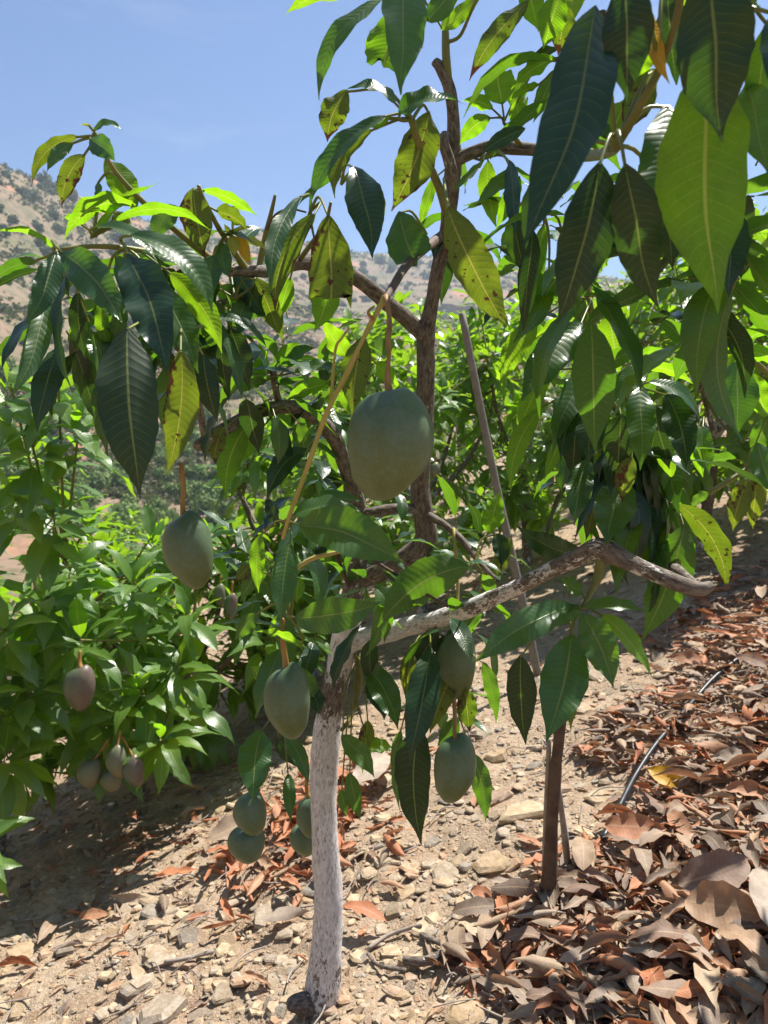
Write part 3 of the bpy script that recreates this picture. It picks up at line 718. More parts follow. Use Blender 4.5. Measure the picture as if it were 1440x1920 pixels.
CL.append((1180, 850, 1.38, """1100 858 1076 986 54 1.3 T 0 .03 m
1168 900 1138 1022 84 1.3 T 0 .03 m
1122 920 1098 1014 34 1.34 U 0 0 o
1250 850 1300 920 50 1.4 U 0 0 m
1210 880 1240 990 54 1.4 U 0 0 d"""))
CL.append((1250, 965, 1.42, """1206 955 1158 1116 48 1.34 T 10 .08 m
1270 945 1362 1110 58 1.36 V 0 -.13 o
1284 985 1204 1200 88 1.36 U 0 -.02 m
1246 950 1190 1036 60 1.4 U 0 0 d
1262 940 1300 1060 50 1.42 U 0 0 m"""))
CL.append((1320, 790, 1.6, """1318 798 1330 892 44 1.55 T 0 .05 m
1308 800 1318 895 40 1.58 U 0 .05 l"""))
CL.append((1090, 1142, 1.25, """1094 1138 1212 1148 40 1.45 B 0 -.07 m
1126 1152 1224 1272 44 1.46 B 0 -.06 l
1092 1150 1150 1290 76 1.42 T 0 -.05 m
1090 1140 1034 1176 48 1.45 B 0 .05 m
1076 1134 888 1242 66 1.46 T 0 .06 m
1092 1112 1048 1084 44 1.5 B 0 0 m
1072 1188 1024 1392 94 1.42 T 0 -.04 m
976 1228 986 1396 66 1.46 U 0 .04 d
1060 1230 1070 1370 40 1.5 U 0 0 o"""))
CL.append((1105, 1040, 1.57, """1102 1046 968 986 54 1.5 T 0 -.08 d"""))
CL.append((682, 640, 1.3, """650 668 602 600 50 1.32 V 0 0 l
682 630 660 778 62 1.28 U 0 .02 o
702 680 752 728 42 1.35 V 0 0 l
616 720 538 752 48 1.4 V 0 .08 l
640 730 690 790 40 1.4 U 0 0 l"""))
CL.append((515, 705, 1.43, """540 690 592 652 38 1.4 G 0 -.15 m
550 700 642 690 34 1.42 B 0 -.1 m
500 690 470 640 36 1.42 V 0 0 l
505 700 440 690 40 1.42 V 0 .1 l
520 680 560 640 36 1.45 V 0 0 l
500 715 450 740 30 1.42 V 0 .1 m"""))
CL.append((512, 770, 1.42, """515 780 520 872 42 1.38 G 0 -.08 m
495 800 440 880 50 1.38 U 0 .1 l
420 800 405 870 40 1.32 V 0 .1 o
470 790 425 935 54 1.36 U 0 .1 l
560 790 575 860 40 1.45 U 0 0 m"""))
CL.append((575, 830, 1.5, """576 840 500 935 46 1.42 T 30 .12 d
500 935 525 990 30 1.42 T 20 .0 d"""))
CL.append((540, 985, 1.2, """548 966 694 980 74 1.16 G 0 -.14 m
560 984 758 1056 98 1.10 T -12 -.07 m
545 1018 527 1170 54 1.14 T 0 .03 m
490 1000 485 1112 34 1.2 U 0 .06 l
575 950 680 940 40 1.3 B 0 -.1 m"""))
CL.append((545, 1160, 1.25, """552 1158 714 1128 78 1.18 T -8 .05 m
560 1082 556 1132 30 1.24 U 0 0 l
566 1216 480 1184 34 1.3 V 0 .1 l
500 1040 450 1130 40 1.3 U 0 0 m
470 1060 440 1090 30 1.3 U 0 0 o
480 1150 440 1200 36 1.4 U 0 0 m"""))
CL.append((890, 1055, 1.57, """880 1060 708 1176 88 1.46 U 0 .12 m
915 1000 936 920 48 1.6 U 0 0 l
928 1000 940 1064 36 1.6 T 0 -.1 d
900 1120 860 1190 44 1.56 U 0 0 m
930 1080 960 1000 34 1.58 U 0 0 o"""))
CL.append((800, 1200, 1.66, """808 1212 768 1432 68 1.55 T 0 .0 d
850 1255 806 1376 48 1.58 U 0 .02 o
786 1358 790 1584 76 1.52 U 0 .05 d
752 1368 750 1522 32 1.55 U 20 .06 m
876 1290 882 1374 44 1.58 U 0 .03 o
884 1410 910 1542 42 1.55 U 0 -.05 m
905 1240 930 1358 32 1.56 U 20 -.04 m
820 1180 770 1260 40 1.62 U 0 0 d
830 1190 840 1290 40 1.62 U 0 0 d
770 1220 760 1310 40 1.6 U 0 0 o
860 1350 820 1400 36 1.6 U 0 0 m"""))
CL.append((672, 1235, 1.74, """680 1245 746 1368 58 1.62 T 0 -.1 m
690 1270 720 1350 50 1.66 T 0 -.1 d
690 1402 738 1402 38 1.68 B 0 -.05 l
640 1378 702 1458 44 1.66 T 0 -.05 m
655 1448 676 1538 34 1.66 U 0 0 m
690 1350 680 1450 38 1.68 U 0 0 o
640 1480 650 1530 24 1.68 U 0 0 m"""))
CL.append((530, 1350, 1.62, """490 1368 474 1502 72 1.5 T 0 .04 m
540 1450 546 1542 28 1.58 T 0 0 m
536 1374 578 1472 34 1.58 T 0 -.06 m
520 1380 560 1440 36 1.62 U 0 0 d
560 1250 600 1330 40 1.68 U 0 0 m
470 1250 510 1290 34 1.62 V 0 0 l
585 1290 600 1340 36 1.7 T 0 0 d"""))
for (nx, ny, nd, txt) in CL:
    node = P(nx, ny, nd)
    for ln in txt.strip().split('\n'):
        if nx == 1090: q = ln.split(); q[5] = str(float(q[5]) * .85); ln = ' '.join(q)
        hero_leaf(main, TB, node, ln)

# ------------------------------------------------------------------ shared leaf variants for the neighbours' crowns
def variant(i, nu, nv, mat, droop, width, curl=0.0, fold=None):
    rs = random.Random(900 + i)
    V, Q, luv = leaf_geo((0, 0, 0), (rs.uniform(-.06, .06), .55, droop * .5), (rs.uniform(-.08, .08), .93, -droop), width, (0, 0, 1), fold=rs.uniform(.12, .35) if fold is None else fold, wave=rs.uniform(.5, 1.2),
                         twist=rs.uniform(-.6, .6), nu=nu, nv=nv, node=(0, -.09, -.02) if curl == 0 else None, pr=.009, seed=900 + i, curl=curl)
    if curl: V = V - np.array([0, .47, 0])
    return V, Q, luv, make_mesh('leaf_blade', V, Q, None, luv, None, (mat,))
VAR = [variant(i, 4, 9, M['l'] if i % 4 == 3 else M['b'], (.05, .12, .2, .3, .4, .16)[i % 6], (.32, .36, .30, .34)[i % 4]) for i in range(12)]
VARM = [variant(40 + i, 4, 10, M['d'] if i % 3 == 2 else M['m'], (.05, .12, .2, .3, .4, .16)[i % 6], (.27, .31, .25, .29)[i % 4]) for i in range(10)]
VARLOW = [variant(20 + i, 2, 6, M['b'], (.05, .12, .2, .3, .4, .16)[i % 6], (.34, .36, .31)[i % 3]) for i in range(6)]

def frame(pos, d, n, s):
    d = d.normalized(); n = (n - d * n.dot(d)).normalized(); x = d.cross(n)
    m = Matrix((x * s, d * s, n * s)).transposed().to_4x4(); m.translation = pos
    return m
def whorl(tip, axis, n, L, rs, leaves, droop=.55, stem=.14):
    axis = axis.normalized(); a = axis.orthogonal().normalized(); b = axis.cross(a); ang = rs.uniform(0, 6)
    for k in range(n):
        ang += 2.4 + rs.uniform(-.3, .3); f = k / max(1, n - 1)
        rad = a * math.cos(ang) + b * math.sin(ang)
        d = rad * (1.0 - .35 * f) + axis * (.15 + .75 * f) + Vector((0, 0, -droop * rs.uniform(.4, 1.5) * (1 - .5 * f)))
        nrm = Vector((0, 0, 1)) + axis * .5 + Vector((rs.uniform(-.3, .3), rs.uniform(-.3, .3), 0))
        if abs(d.normalized().dot(nrm.normalized())) > .95: nrm = rad
        p = tip - axis * stem * (1 - f) + rad * .012
        leaves.append((frame(p, d, nrm, L * rs.uniform(.75, 1.15) * (1 - .25 * f)), rs.randrange(1000)))
def project(p):
    q = p - CAM; d = q.dot(FWD)
    if d < .1: return None
    return 720 + q.dot(RGT) / d * FPX, 960 - q.dot(UPV) / d * FPX, d
def place_leaves(root, base, leaves, n_ind, variants, part='foliage'):
    sc = []
    for i, (m, v) in enumerate(leaves):
        p = m.translation + m.col[1].to_3d() * .5; q = project(p)
        inside = q and -40 < q[0] < 1480 and -40 < q[1] < 1960
        sc.append((q[2] if inside else 1e6, i))
    sc.sort(); ind = set(i for (s, i) in sc[:n_ind] if s < 1e5)
    off = Matrix.Translation(-base)
    Vs, Qs, Ls, Ms, n = [], [], [], [], 0
    for i, (m, v) in enumerate(leaves):
        V, Q, luv, me = variants[v % len(variants)]
        if i in ind:
            o = bpy.data.objects.new('leaf', me); COL.objects.link(o); par, pb = bearer(root, base, m.translation); o.parent = par; o.matrix_basis = Matrix.Translation(-pb) @ m
        else:
            a = np.array(m)
            Vs.append(V @ a[:3, :3].T + a[:3, 3] - np.array(base)); Qs.append(Q + n); n += len(V)
            l2 = luv.copy(); l2[:, 2] = (v * .618) % 1; Ls.append(l2); Ms.append(np.full(len(Q), 1 if me.materials[0] == M['l'] else 0))
    if Vs:
        me = make_mesh('foliage', np.vstack(Vs), np.vstack(Qs), None, np.vstack(Ls), None, (M['b'], M['l']))
        me.polygons.foreach_set('material_index', np.concatenate(Ms).astype(np.int32))
        o = obj(part, me, root); o['kind'] = 'stuff'

def bg_tree(bx, by, height, spread, shoots, L, seed, label, n_ind=0, low=False, per=(11, 16), trunk_r=.03, zmin=.16, pts=None, droop=.55):
    rs = random.Random(seed)
    base = Vector((bx, by, gzf(bx, by) - .03))
    root = obj('mango_tree', None, None, base); tag(root, label, 'mango tree', 'mango trees of the orchard')
    fork = base + Vector((rs.uniform(-.06, .06), rs.uniform(-.06, .06), height * .36))
    def tpath(ps, r0, r1, n=5):
        rows = [[*p, r0 + (r1 - r0) * i / (len(ps) - 1), .6 if i == 0 and r0 > .02 else 0] for i, p in enumerate(ps)]
        return catmull(rows, n)
    tube_obj('trunk', tpath([base - Vector((0, 0, .1)), (base + fork) / 2 + Vector((rs.uniform(-.03, .03), 0, 0)), fork], trunk_r * 1.2, trunk_r, 5), M['bark'], root, base, 10, .15, seed)
    limbs = []
    nl = 5
    for k in range(nl):
        a = k * 2 * math.pi / nl + rs.uniform(-.4, .4)
        tip = base + Vector((math.cos(a) * spread * .62, math.sin(a) * spread * .62, height * rs.uniform(.6, .8)))
        mid = fork.lerp(tip, .5) + Vector((math.cos(a) * .06, math.sin(a) * .06, -.04))
        pp = tpath([fork - Vector((0, 0, .03)), mid, tip], trunk_r * .7, trunk_r * .3)
        bo = tube_obj('branch', pp, M['bark'], root, base, 8, .15, seed + k); limbs.append(pp); WOODS.setdefault(root.name, []).append((bo, pp[:, :3]))
    allp = np.vstack(limbs)
    leaves = []; tv, tq, tb, n = [], [], [], 0
    for s in range(shoots):
        if pts and s < len(pts): tip = Vector(pts[s])
        else:
            while True:
                q = Vector((rs.uniform(-1, 1), rs.uniform(-1, 1), rs.uniform(-1, 1)))
                if .45 < q.length < 1: break
            if rs.random() < .7: q = q.normalized() * rs.uniform(.8, 1.03)
            zc = (zmin + 1) / 2 * height; zh = (1 - zmin) / 2 * height
            tip = base + Vector((q.x * spread, q.y * spread, zc + q.z * zh))
        out = (tip - (base + Vector((0, 0, height * .5)))); out.z *= .6
        axis = out.normalized() + Vector((rs.uniform(-.3, .3), rs.uniform(-.3, .3), .75))
        whorl(tip, axis, rs.randint(*per), L, rs, leaves, droop)
        i = int(np.argmin(np.linalg.norm(allp[:, :3] - np.array(tip), axis=1))); q0 = Vector(allp[i, :3])
        pp = tpath([q0, q0.lerp(tip, .55) - axis.normalized() * .04, tip], .008, .0035, 3)
        V, Q, T, bco, pa = tube(pp, 5, cap=False); tv.append(V - np.array(base)); tq.append(Q + n); tb.append(bco); n += len(V)
    me = make_mesh('twigs', np.vstack(tv), np.vstack(tq), None, None, {'paint': np.zeros(n)}, (M['green_stem'],))
    a = me.attributes.new('bco', 'FLOAT_VECTOR', 'POINT'); a.data.foreach_set('vector', np.vstack(tb).astype(np.float32).ravel())
    o = obj('twigs', me, root); o['kind'] = 'stuff'
    place_leaves(root, base, leaves, n_ind, VARLOW if low else VAR)
    return root

def gx(px, py, d):
    p = P(px, py, d); return p
# unseen crown of the front tree, added outside the frame to shade what hangs below
rs = random.Random(5); lv = []
for (x, y, z) in [(.55, .90, 2.0), (.32, .75, 2.05), (.48, .80, 2.06), (.42, .98, 2.20), (.62, .95, 2.10), (.26, 1.12, 2.3), (.55, 1.2, 2.30), (.75, 1.15, 2.2), (.35, 1.35, 2.4), (.70, .8, 1.95), (.62, .70, 1.85), (.2, 1.5, 2.5)]:
    whorl(Vector((x, y, z)), Vector((rs.uniform(-.4, .4), rs.uniform(-.4, .4), 1)), 9, .20, rs, lv, .5)
place_leaves(main, TB, lv, 0, VAR)
lv = []
for (px, py, d, L) in [(470, 570, 1.36, .15), (545, 590, 1.42, .15), (480, 650, 1.42, .15), (590, 640, 1.5, .14), (440, 470, 1.34, .15), (380, 600, 1.2, .15), (1150, 690, 1.48, .17), (1195, 770, 1.5, .18), (1115, 810, 1.5, .18), (1000, 440, 1.45, .16), (1060, 360, 1.35, .16), (1300, 400, 1.0, .18), (1400, 470, 1.05, .18), (1230, 470, 1.1, .17), (1420, 300, .95, .18), (990, 330, 1.5, .15), (900, 1010, 1.75, .15), (820, 1250, 1.72, .15), (500, 1090, 1.5, .15), (560, 860, 1.6, .15), (450, 1000, 1.6, .15), (1060, 60, 1.2, .17), (600, 690, 1.56, .15), (640, 650, 1.62, .14), (705, 920, 1.8, .14), (620, 960, 1.62, .15), (735, 1010, 1.82, .14), (865, 960, 1.8, .15), (570, 750, 1.56, .15), (900, 1080, 1.7, .14), (600, 1090, 1.8, .14), (880, 360, 1.5, .14)]:
    whorl(P(px, py, d), Vector((rs.uniform(-.5, .5), rs.uniform(-.3, .5), 1)), 8, L, rs, lv, .8)
for (px, py, d, L, n) in [(150, 480, 1.12, .16, 8), (225, 510, 1.12, .17, 9), (300, 550, 1.16, .16, 8), (105, 500, 1.08, .16, 7), (335, 480, 1.17, .16, 8), (360, 430, 1.15, .14, 7), (1130, 770, 1.42, .18, 9), (1185, 800, 1.42, .18, 9), (1100, 750, 1.42, .17, 8), (1220, 770, 1.44, .18, 9), (1080, 400, 1.0, .18, 7), (1330, 330, .92, .18, 7)]:
    whorl(P(px, py, d), Vector((rs.uniform(-.4, .4), rs.uniform(-.3, .3), 1)), n, L, rs, lv, 1.7)
place_leaves(main, TB, lv, 400, VARM)
lv = []
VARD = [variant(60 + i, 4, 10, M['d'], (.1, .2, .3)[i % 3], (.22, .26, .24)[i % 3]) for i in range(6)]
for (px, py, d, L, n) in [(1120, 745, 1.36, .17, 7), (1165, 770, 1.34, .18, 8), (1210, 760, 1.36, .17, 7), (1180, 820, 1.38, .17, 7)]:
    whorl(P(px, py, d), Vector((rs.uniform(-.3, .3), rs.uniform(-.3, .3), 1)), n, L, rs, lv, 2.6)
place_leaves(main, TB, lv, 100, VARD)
lv = []
for (px, py, d, L, n) in [(690, 1000, 1.5, .14, 5), (640, 1080, 1.55, .14, 5), (760, 985, 1.5, .13, 5), (610, 900, 1.45, .14, 5), (850, 1060, 1.5, .14, 5)]:
    whorl(P(px, py, d), Vector((rs.uniform(-.5, .5), rs.uniform(-.3, .3), 1)), n, L, rs, lv, 1.2)
place_leaves(main, TB, lv, 100, VARM)

TREES = [
    (-1.62, 3.05, 1.85, .56, 52, .235, 11, 'leafy mango tree at the left edge with its crown cut by the frame', 230, False),
    (-.98, 3.55, 1.24, .62, 66, .225, 12, 'low bushy mango tree behind the leftmost fruit with a cluster of small fruit', 280, False),
    (-.42, 4.2, 1.62, .62, 62, .21, 25, 'dense mango tree seen between the front trunk and the leftmost fruit', 170, False),
    (.25, 4.9, 2.05, .75, 62, .205, 13, 'mango tree directly behind the big hanging fruit', 150, False),
    (1.0, 5.3, 2.0, .75, 62, .205, 14, 'mango tree behind the leaning grey pole', 150, False),
    (1.85, 4.5, 2.0, .75, 66, .205, 15, 'mango tree behind the dense shoot at the right', 170, False),
    (2.6, 4.9, 2.25, .85, 62, .205, 16, 'mango tree at the right edge of the row behind', 140, False),
    (-2.0, 5.4, 1.05, .7, 46, .205, 17, 'mango tree further down the slope behind the left-edge tree', 60, True),
    (.15, 7.0, 2.1, .9, 66, .205, 18, 'mango tree in the second row, left of the grey pole top', 60, True),
    (1.6, 7.4, 2.1, .9, 66, .205, 19, 'mango tree in the second row, right of the grey pole top', 60, True),
    (3.2, 7.2, 2.2, .9, 66, .205, 20, 'mango tree in the second row at the right edge', 40, True),
    (1.0, 10.0, 2.3, 1.1, 66, .205, 21, 'distant mango tree in the third row right of the trunk', 0, True),
    (-.8, 9.3, 2.1, 1.0, 60, .205, 22, 'distant mango tree in the third row left of the trunk', 0, True),
    (3.0, 10.5, 2.4, 1.1, 60, .205, 23, 'distant mango tree in the third row near the right edge', 0, True),
    (-2.9, 8.0, 1.2, .9, 46, .205, 24, 'distant mango tree below the slope at the left', 0, True),
]
PTS = {11: [(20, 1330, 2.6), (60, 1300, 2.65), (15, 1420, 2.6), (90, 1120, 2.7), (150, 1050, 2.8), (110, 730, 2.5), (60, 830, 2.5), (150, 780, 2.6), (30, 930, 2.55), (20, 720, 2.5), (100, 960, 2.6), (-75, 1600, 2.3), (10, 1180, 2.55)],
       12: [(300, 1390, 2.75), (225, 1330, 2.8), (170, 1350, 2.85), (150, 1200, 2.7), (330, 1250, 2.9), (260, 1290, 2.8), (350, 1150, 3.0), (250, 1090, 2.9), (200, 1390, 2.95), (350, 1330, 3.1)],
       15: [(1300, 560, 4.0), (1400, 600, 4.0), (1200, 640, 4.1)], 16: [(1420, 480, 4.2), (1350, 500, 4.3), (1280, 520, 4.4)]}
for (x, y, h, s, n, L, sd, lab, ni, low) in TREES: bg_tree(x, y, h, s, n, L, sd, lab, ni, low, pts=[P(*q) for q in PTS.get(sd, [])])

# the neighbouring tree just beyond the right edge: a few leaves lean into the picture
RB = Vector((1.35, 2.15, gzf(1.35, 2.15) - .02))
rt = obj('mango_tree', None, None, RB); tag(rt, 'neighbouring mango tree just beyond the right edge with glossy leaves leaning in', 'mango tree', 'mango trees of the orchard')
def rwood(name, rows, mat='bark', n=5, sides=10):
    LEAF_SEED[0] += 1; pp = pxpath(rows, n); o = tube_obj(name, pp, M[mat], rt, RB, sides, .12, LEAF_SEED[0]); WOODS.setdefault(rt.name, []).append((o, pp[:, :3])); return o
tr0 = [[RB.x, RB.y, RB.z - .05, .032, .8], [RB.x + .02, RB.y, RB.z + .4, .028, .4], [RB.x - .02, RB.y - .05, RB.z + .8, .022, 0]]
tube_obj('trunk', catmull(tr0, 6), M['bark'], rt, RB, 12, .13, 5)
rwood('branch', [(1560, 760, 2.1, 24), (1500, 750, 2.05, 18), (1440, 700, 2.0, 12), (1385, 650, 1.95, 10)], 'green_stem')
rwood('branch', [(1560, 780, 2.1, 20), (1480, 830, 2.05, 14), (1400, 880, 2.0, 12), (1330, 925, 1.98, 10)], 'green_stem')
for (nx, ny, nd, txt) in [(1382, 655, 1.95, """1385 675 1384 816 78 1.85 G 0 .02 m
1370 655 1244 692 30 1.92 V 0 .08 l
1388 640 1256 640 34 1.95 V 0 .10 l
1392 645 1460 618 44 1.95 V 0 -.1 l
1376 665 1324 736 54 1.98 U 0 0 l
1395 660 1470 690 44 1.93 V 0 -.1 l
1410 700 1440 790 50 1.96 U 0 0 l
1380 640 1400 590 36 2.0 U 0 0 l
1365 670 1290 700 30 2.0 V 0 .1 l"""), (1400, 880, 2.0, """1402 898 1374 996 46 1.95 U 0 .03 o
1425 890 1412 992 44 1.95 U 0 .03 o
1380 860 1310 880 34 2.0 V 0 .1 m
1420 830 1450 930 50 1.95 T 0 0 m
1440 780 1410 860 44 1.98 U 0 0 m
1330 925 1290 960 30 2.0 V 0 .1 m""")]:
    node = P(nx, ny, nd)
    for ln in txt.strip().split('\n'): hero_leaf(rt, RB, node, ln)

rs = random.Random(8); lv = []  # unseen part of this crown, added to shade the litter and leaves below
for (x, y, z) in [(1.15, 1.75, 1.55), (1.25, 1.6, 1.35), (1.5, 1.7, 1.6), (1.2, 1.5, 1.7), (1.05, 1.45, 1.5), (1.35, 1.4, 1.9), (1.1, 1.3, 1.75), (1.55, 1.5, 1.9)]:
    whorl(Vector((x, y, z)), Vector((rs.uniform(-.6, .4), rs.uniform(-.4, .4), 1)), 10, .21, rs, lv, .6)
place_leaves(rt, RB, lv, 0, VAR)
# ------------------------------------------------------------------ fruit
def mango_mesh(w, h, mat, asym=.12, seed=0, tipx=.1, shoulder=.10):
    ns, nr = 32, 26
    th = np.linspace(0, 2 * math.pi, ns, endpoint=False); V = []; luv = []
    for i in range(1, nr):
        a = math.pi * i / nr; z = math.cos(a)                     # 1 top .. -1 tip
        r = math.sin(a) ** .92
        r *= 1 + .10 * z - .06 * (1 - z * z) * 0 - (.13 * max(0, -z) ** 2)
        cx = -asym * (1 - z * z) * .6 + tipx * max(0, -z) ** 2.2 + .05 * math.exp(-((z + .62) / .16) ** 2) * (1 if tipx > 0 else -1)
        for t in th:
            dz = shoulder * math.cos(t) * max(0, z) ** 1.5 - .10 * math.exp(-(r / .22) ** 2) * (z > 0)
            V.append(((r * math.cos(t) + cx) * w / 2, r * math.sin(t) * w * .44, (z + dz) * h / 2))
            luv.append((math.cos(t), (z + 1) / 2, 0))
    V.append((0, 0, h / 2 * .90)); luv.append((0, 1, 0)); V.append((tipx * w / 2, 0, -h / 2)); luv.append((0, 0, 0))
    Q = []; T = []
    for i in range(nr - 2):
        for j in range(ns):
            j2 = (j + 1) % ns; Q.append((i * ns + j, (i + 1) * ns + j, (i + 1) * ns + j2, i * ns + j2))
    top, bot = len(V) - 2, len(V) - 1; o = (nr - 2) * ns
    for j in range(ns):
        j2 = (j + 1) % ns; T.append((top, j, j2)); T.append((bot, o + j2, o + j))
    V = np.array(V)
    V *= (1 + .025 * fbm(V[:, 0:1] * 30 + seed, V[:, 2:3] * 30 + V[:, 1:2] * 21, seed, 2))
    return make_mesh('mango_skin', V, Q, T, luv, None, (mat,))
def mango(px, py, wpx, hpx, d, label, group, stalk, mat='mango', tilt=0, rz=0, asym=.12, tipx=.1, stalk_mat='orange_stem', shoulder=.11):
    p = P(px, py, d); s = d / FPX
    root = obj('mango', None, None, p); tag(root, label, 'mango', group)
    b = obj('fruit', mango_mesh(wpx * s, hpx * s, M[mat], asym, int(px), tipx, shoulder), root); b.rotation_euler = (0, R(tilt), R(rz))
    if stalk:
        top = Matrix.Rotation(R(tilt), 4, 'Y') @ Vector((0, 0, hpx * s * .43))
        rows = []
        for (sx, sy, sd, sw) in stalk:
            q = P(sx, sy, sd); rows.append([*(q), sw * sd / FPX / 2])
        rows.append([*(p + top), rows[-1][3] * 1.35])
        pp = catmull(rows, 5)
        tube_obj('stalk', pp, M[stalk_mat], root, p, 8, .45, int(px))
    return root
G1 = 'green mangoes hanging on the front tree'
mango(729, 834, 161, 212, .86, 'largest green mango hanging in front of the upright branch', G1, [(723, 556, .93, 12), (731, 600, .90, 10), (729, 640, .882, 12), (730, 664, .875, 9), (727, 705, .865, 11)], tilt=2, asym=-.06, tipx=-.20, shoulder=.05)
mango(354, 1034, 92, 146, 1.22, 'green mango hanging at the left below two dark spotted leaves', G1, [(340, 868, 1.22, 8), (344, 920, 1.22, 9), (342, 945, 1.22, 9)], tilt=-8, asym=.05, tipx=.15)
mango(541, 1316, 87, 144, 1.34, 'green mango beside the whitewashed trunk, under a horizontal leaf', G1, [(530, 1160, 1.3, 8), (530, 1200, 1.32, 9), (535, 1235, 1.33, 10)], tilt=-3)
mango(851, 1442, 79, 132, 1.44, 'green mango hanging lowest, right of the trunk over bare stones', G1, [(852, 1310, 1.5, 8), (853, 1350, 1.46, 9), (852, 1375, 1.44, 9)], tilt=4, asym=-.08, tipx=-.1)
mango(858, 1246, 72, 134, 1.60, 'shaded green mango tucked among dark leaves under the low branch', G1, [(866, 1165, 1.62, 8), (862, 1180, 1.6, 8)], tilt=2)
mango(471, 1526, 62, 84, 1.60, 'small green mango just below a grey-green leaf, upper of a pair', G1, [(490, 1400, 1.6, 6), (478, 1480, 1.6, 6)], tilt=-6)
mango(464, 1582, 70, 74, 1.64, 'small green mango over orange litter, lower of a pair', G1, [(486, 1480, 1.66, 6), (474, 1540, 1.66, 6)], tilt=5)
mango(582, 1532, 50, 84, 1.90, 'small green mango half hidden behind the trunk, upper one', G1, [(574, 1440, 1.9, 6), (576, 1485, 1.9, 7)], tilt=4)
mango(570, 1574, 50, 66, 1.93, 'small green mango half hidden behind the trunk, lower one', G1, [(585, 1500, 1.93, 5), (578, 1540, 1.93, 5)], tilt=-6)
G2 = 'small mangoes on the trees behind'
mango(150, 1290, 58, 86, 2.55, 'pinkish mango in the left tree with a leaf hanging across it', G2, [(150, 1220, 2.55, 7), (149, 1240, 2.55, 7)], 'mango_pink', 6)
mango(220, 1428, 40, 62, 2.7, 'pale green mango, top one of the cluster of four', G2, [(225, 1370, 2.72, 5), (222, 1395, 2.7, 5)], 'mango_olive', -5)
mango(168, 1450, 44, 56, 2.75, 'olive mango, leftmost of the cluster of four', G2, [(205, 1385, 2.75, 4), (180, 1420, 2.75, 4)], 'mango_olive', 14)
mango(209, 1462, 42, 46, 2.77, 'yellowish mango, lowest of the cluster of four', G2, [(216, 1400, 2.77, 4), (212, 1435, 2.77, 4)], 'mango_olive', 5)
mango(252, 1446, 40, 62, 2.7, 'reddish mango, rightmost of the cluster of four', G2, [(228, 1380, 2.72, 4), (245, 1410, 2.7, 4)], 'mango_pink', -8)
mango(433, 1138, 26, 52, 3.2, 'small reddish mango in shade beside a bare twig, right of the low bushy tree', G2, [(436, 1090, 3.2, 4), (434, 1110, 3.2, 4)], 'mango_pink', 4)
mango(412, 1116, 22, 42, 3.25, 'small green mango in shade behind the tip of the leftmost big fruit', G2, [(414, 1080, 3.25, 4), (412, 1095, 3.25, 4)], 'mango_olive', 0)
mango(815, 882, 22, 30, 4.3, 'tiny green mango far back, just right of the big fruit', G2, [(816, 850, 4.3, 3), (815, 865, 4.3, 3)], 'mango_olive', 0)

# ------------------------------------------------------------------ stakes, pole, hose
def standing(name, label, cat, rows, mat, sides=12, rough=.05, group=None):
    o = tube_obj(name, pxpath(rows, 5), M[mat], None, (0, 0, 0), sides, rough, int(rows[0][0])); tag(o, label, cat, group); return o
q = ground_hit(1008, 1262)
dq = (q - CAM).dot(FWD)
standing('leaning_pole', 'leaning grey pole rising behind the front tree', 'pole', [(1010, 1275, dq, 17), (985, 1150, dq * .99, 17), (940, 955, dq * .975, 17), (903, 775, dq * .96, 16), (866, 588, dq * .945, 15)], 'grey_pipe', 12, .01)
q = ground_hit(1022, 1700); dq = (q - CAM).dot(FWD)
standing('wooden_stake', 'dark brown stake standing in the leaf litter below the lower sprig', 'stake', [(1022, 1712, dq, 28), (1030, 1640, dq * .99, 29), (1036, 1530, dq * .975, 25), (1046, 1400, dq * .96, 23), (1062, 1300, dq * .95, 18)], 'brown_stem', 10, .25)
standing('wooden_stake', 'thin pale stick leaning against the dark brown stake on its left side', 'stake', [(1018, 1680, dq * 1.0, 10), (1024, 1520, dq * .98, 11), (1030, 1385, dq * .965, 11)], 'grey_wood', 8, .2)
q = ground_hit(1068, 1642); dq = (q - CAM).dot(FWD)
standing('wooden_stake', 'short pale stick standing just right of the dark brown stake', 'stake', [(1068, 1650, dq, 15), (1058, 1560, dq * .98, 14), (1046, 1470, dq * .96, 11)], 'grey_wood', 8, .2)
def on_ground_path(pts, r, lift):
    rows = []
    for (px, py) in pts:
        g = ground_hit(px, py); rows.append([g.x, g.y, g.z + lift, r, 0])
    return catmull(rows, 6)
o = tube_obj('irrigation_hose', on_ground_path([(1130, 1600), (1160, 1540), (1190, 1480), (1225, 1425), (1262, 1380), (1300, 1335), (1340, 1290), (1390, 1250)], .0085, .042), M['hose'], None, (0, 0, 0), 10, 0, 3)
tag(o, 'black irrigation hose lying in the leaf litter at the right', 'hose')
for i, (pts, lab) in enumerate([([(985, 948), (1020, 940), (1070, 932), (1120, 924)], 'black hose on the slope behind the right shoot, near strand'), ([(990, 936), (1030, 930), (1080, 922), (1130, 912)], 'black hose on the slope behind the right shoot, far strand'), ([(1190, 866), (1230, 858), (1300, 846), (1380, 836)], 'black hose on the slope under the right-edge leaves')]):
    o = tube_obj('irrigation_hose', on_ground_path(pts, .02, .02), M['hose'], None, (0, 0, 0), 8, 0, 4 + i); tag(o, lab, 'hose')

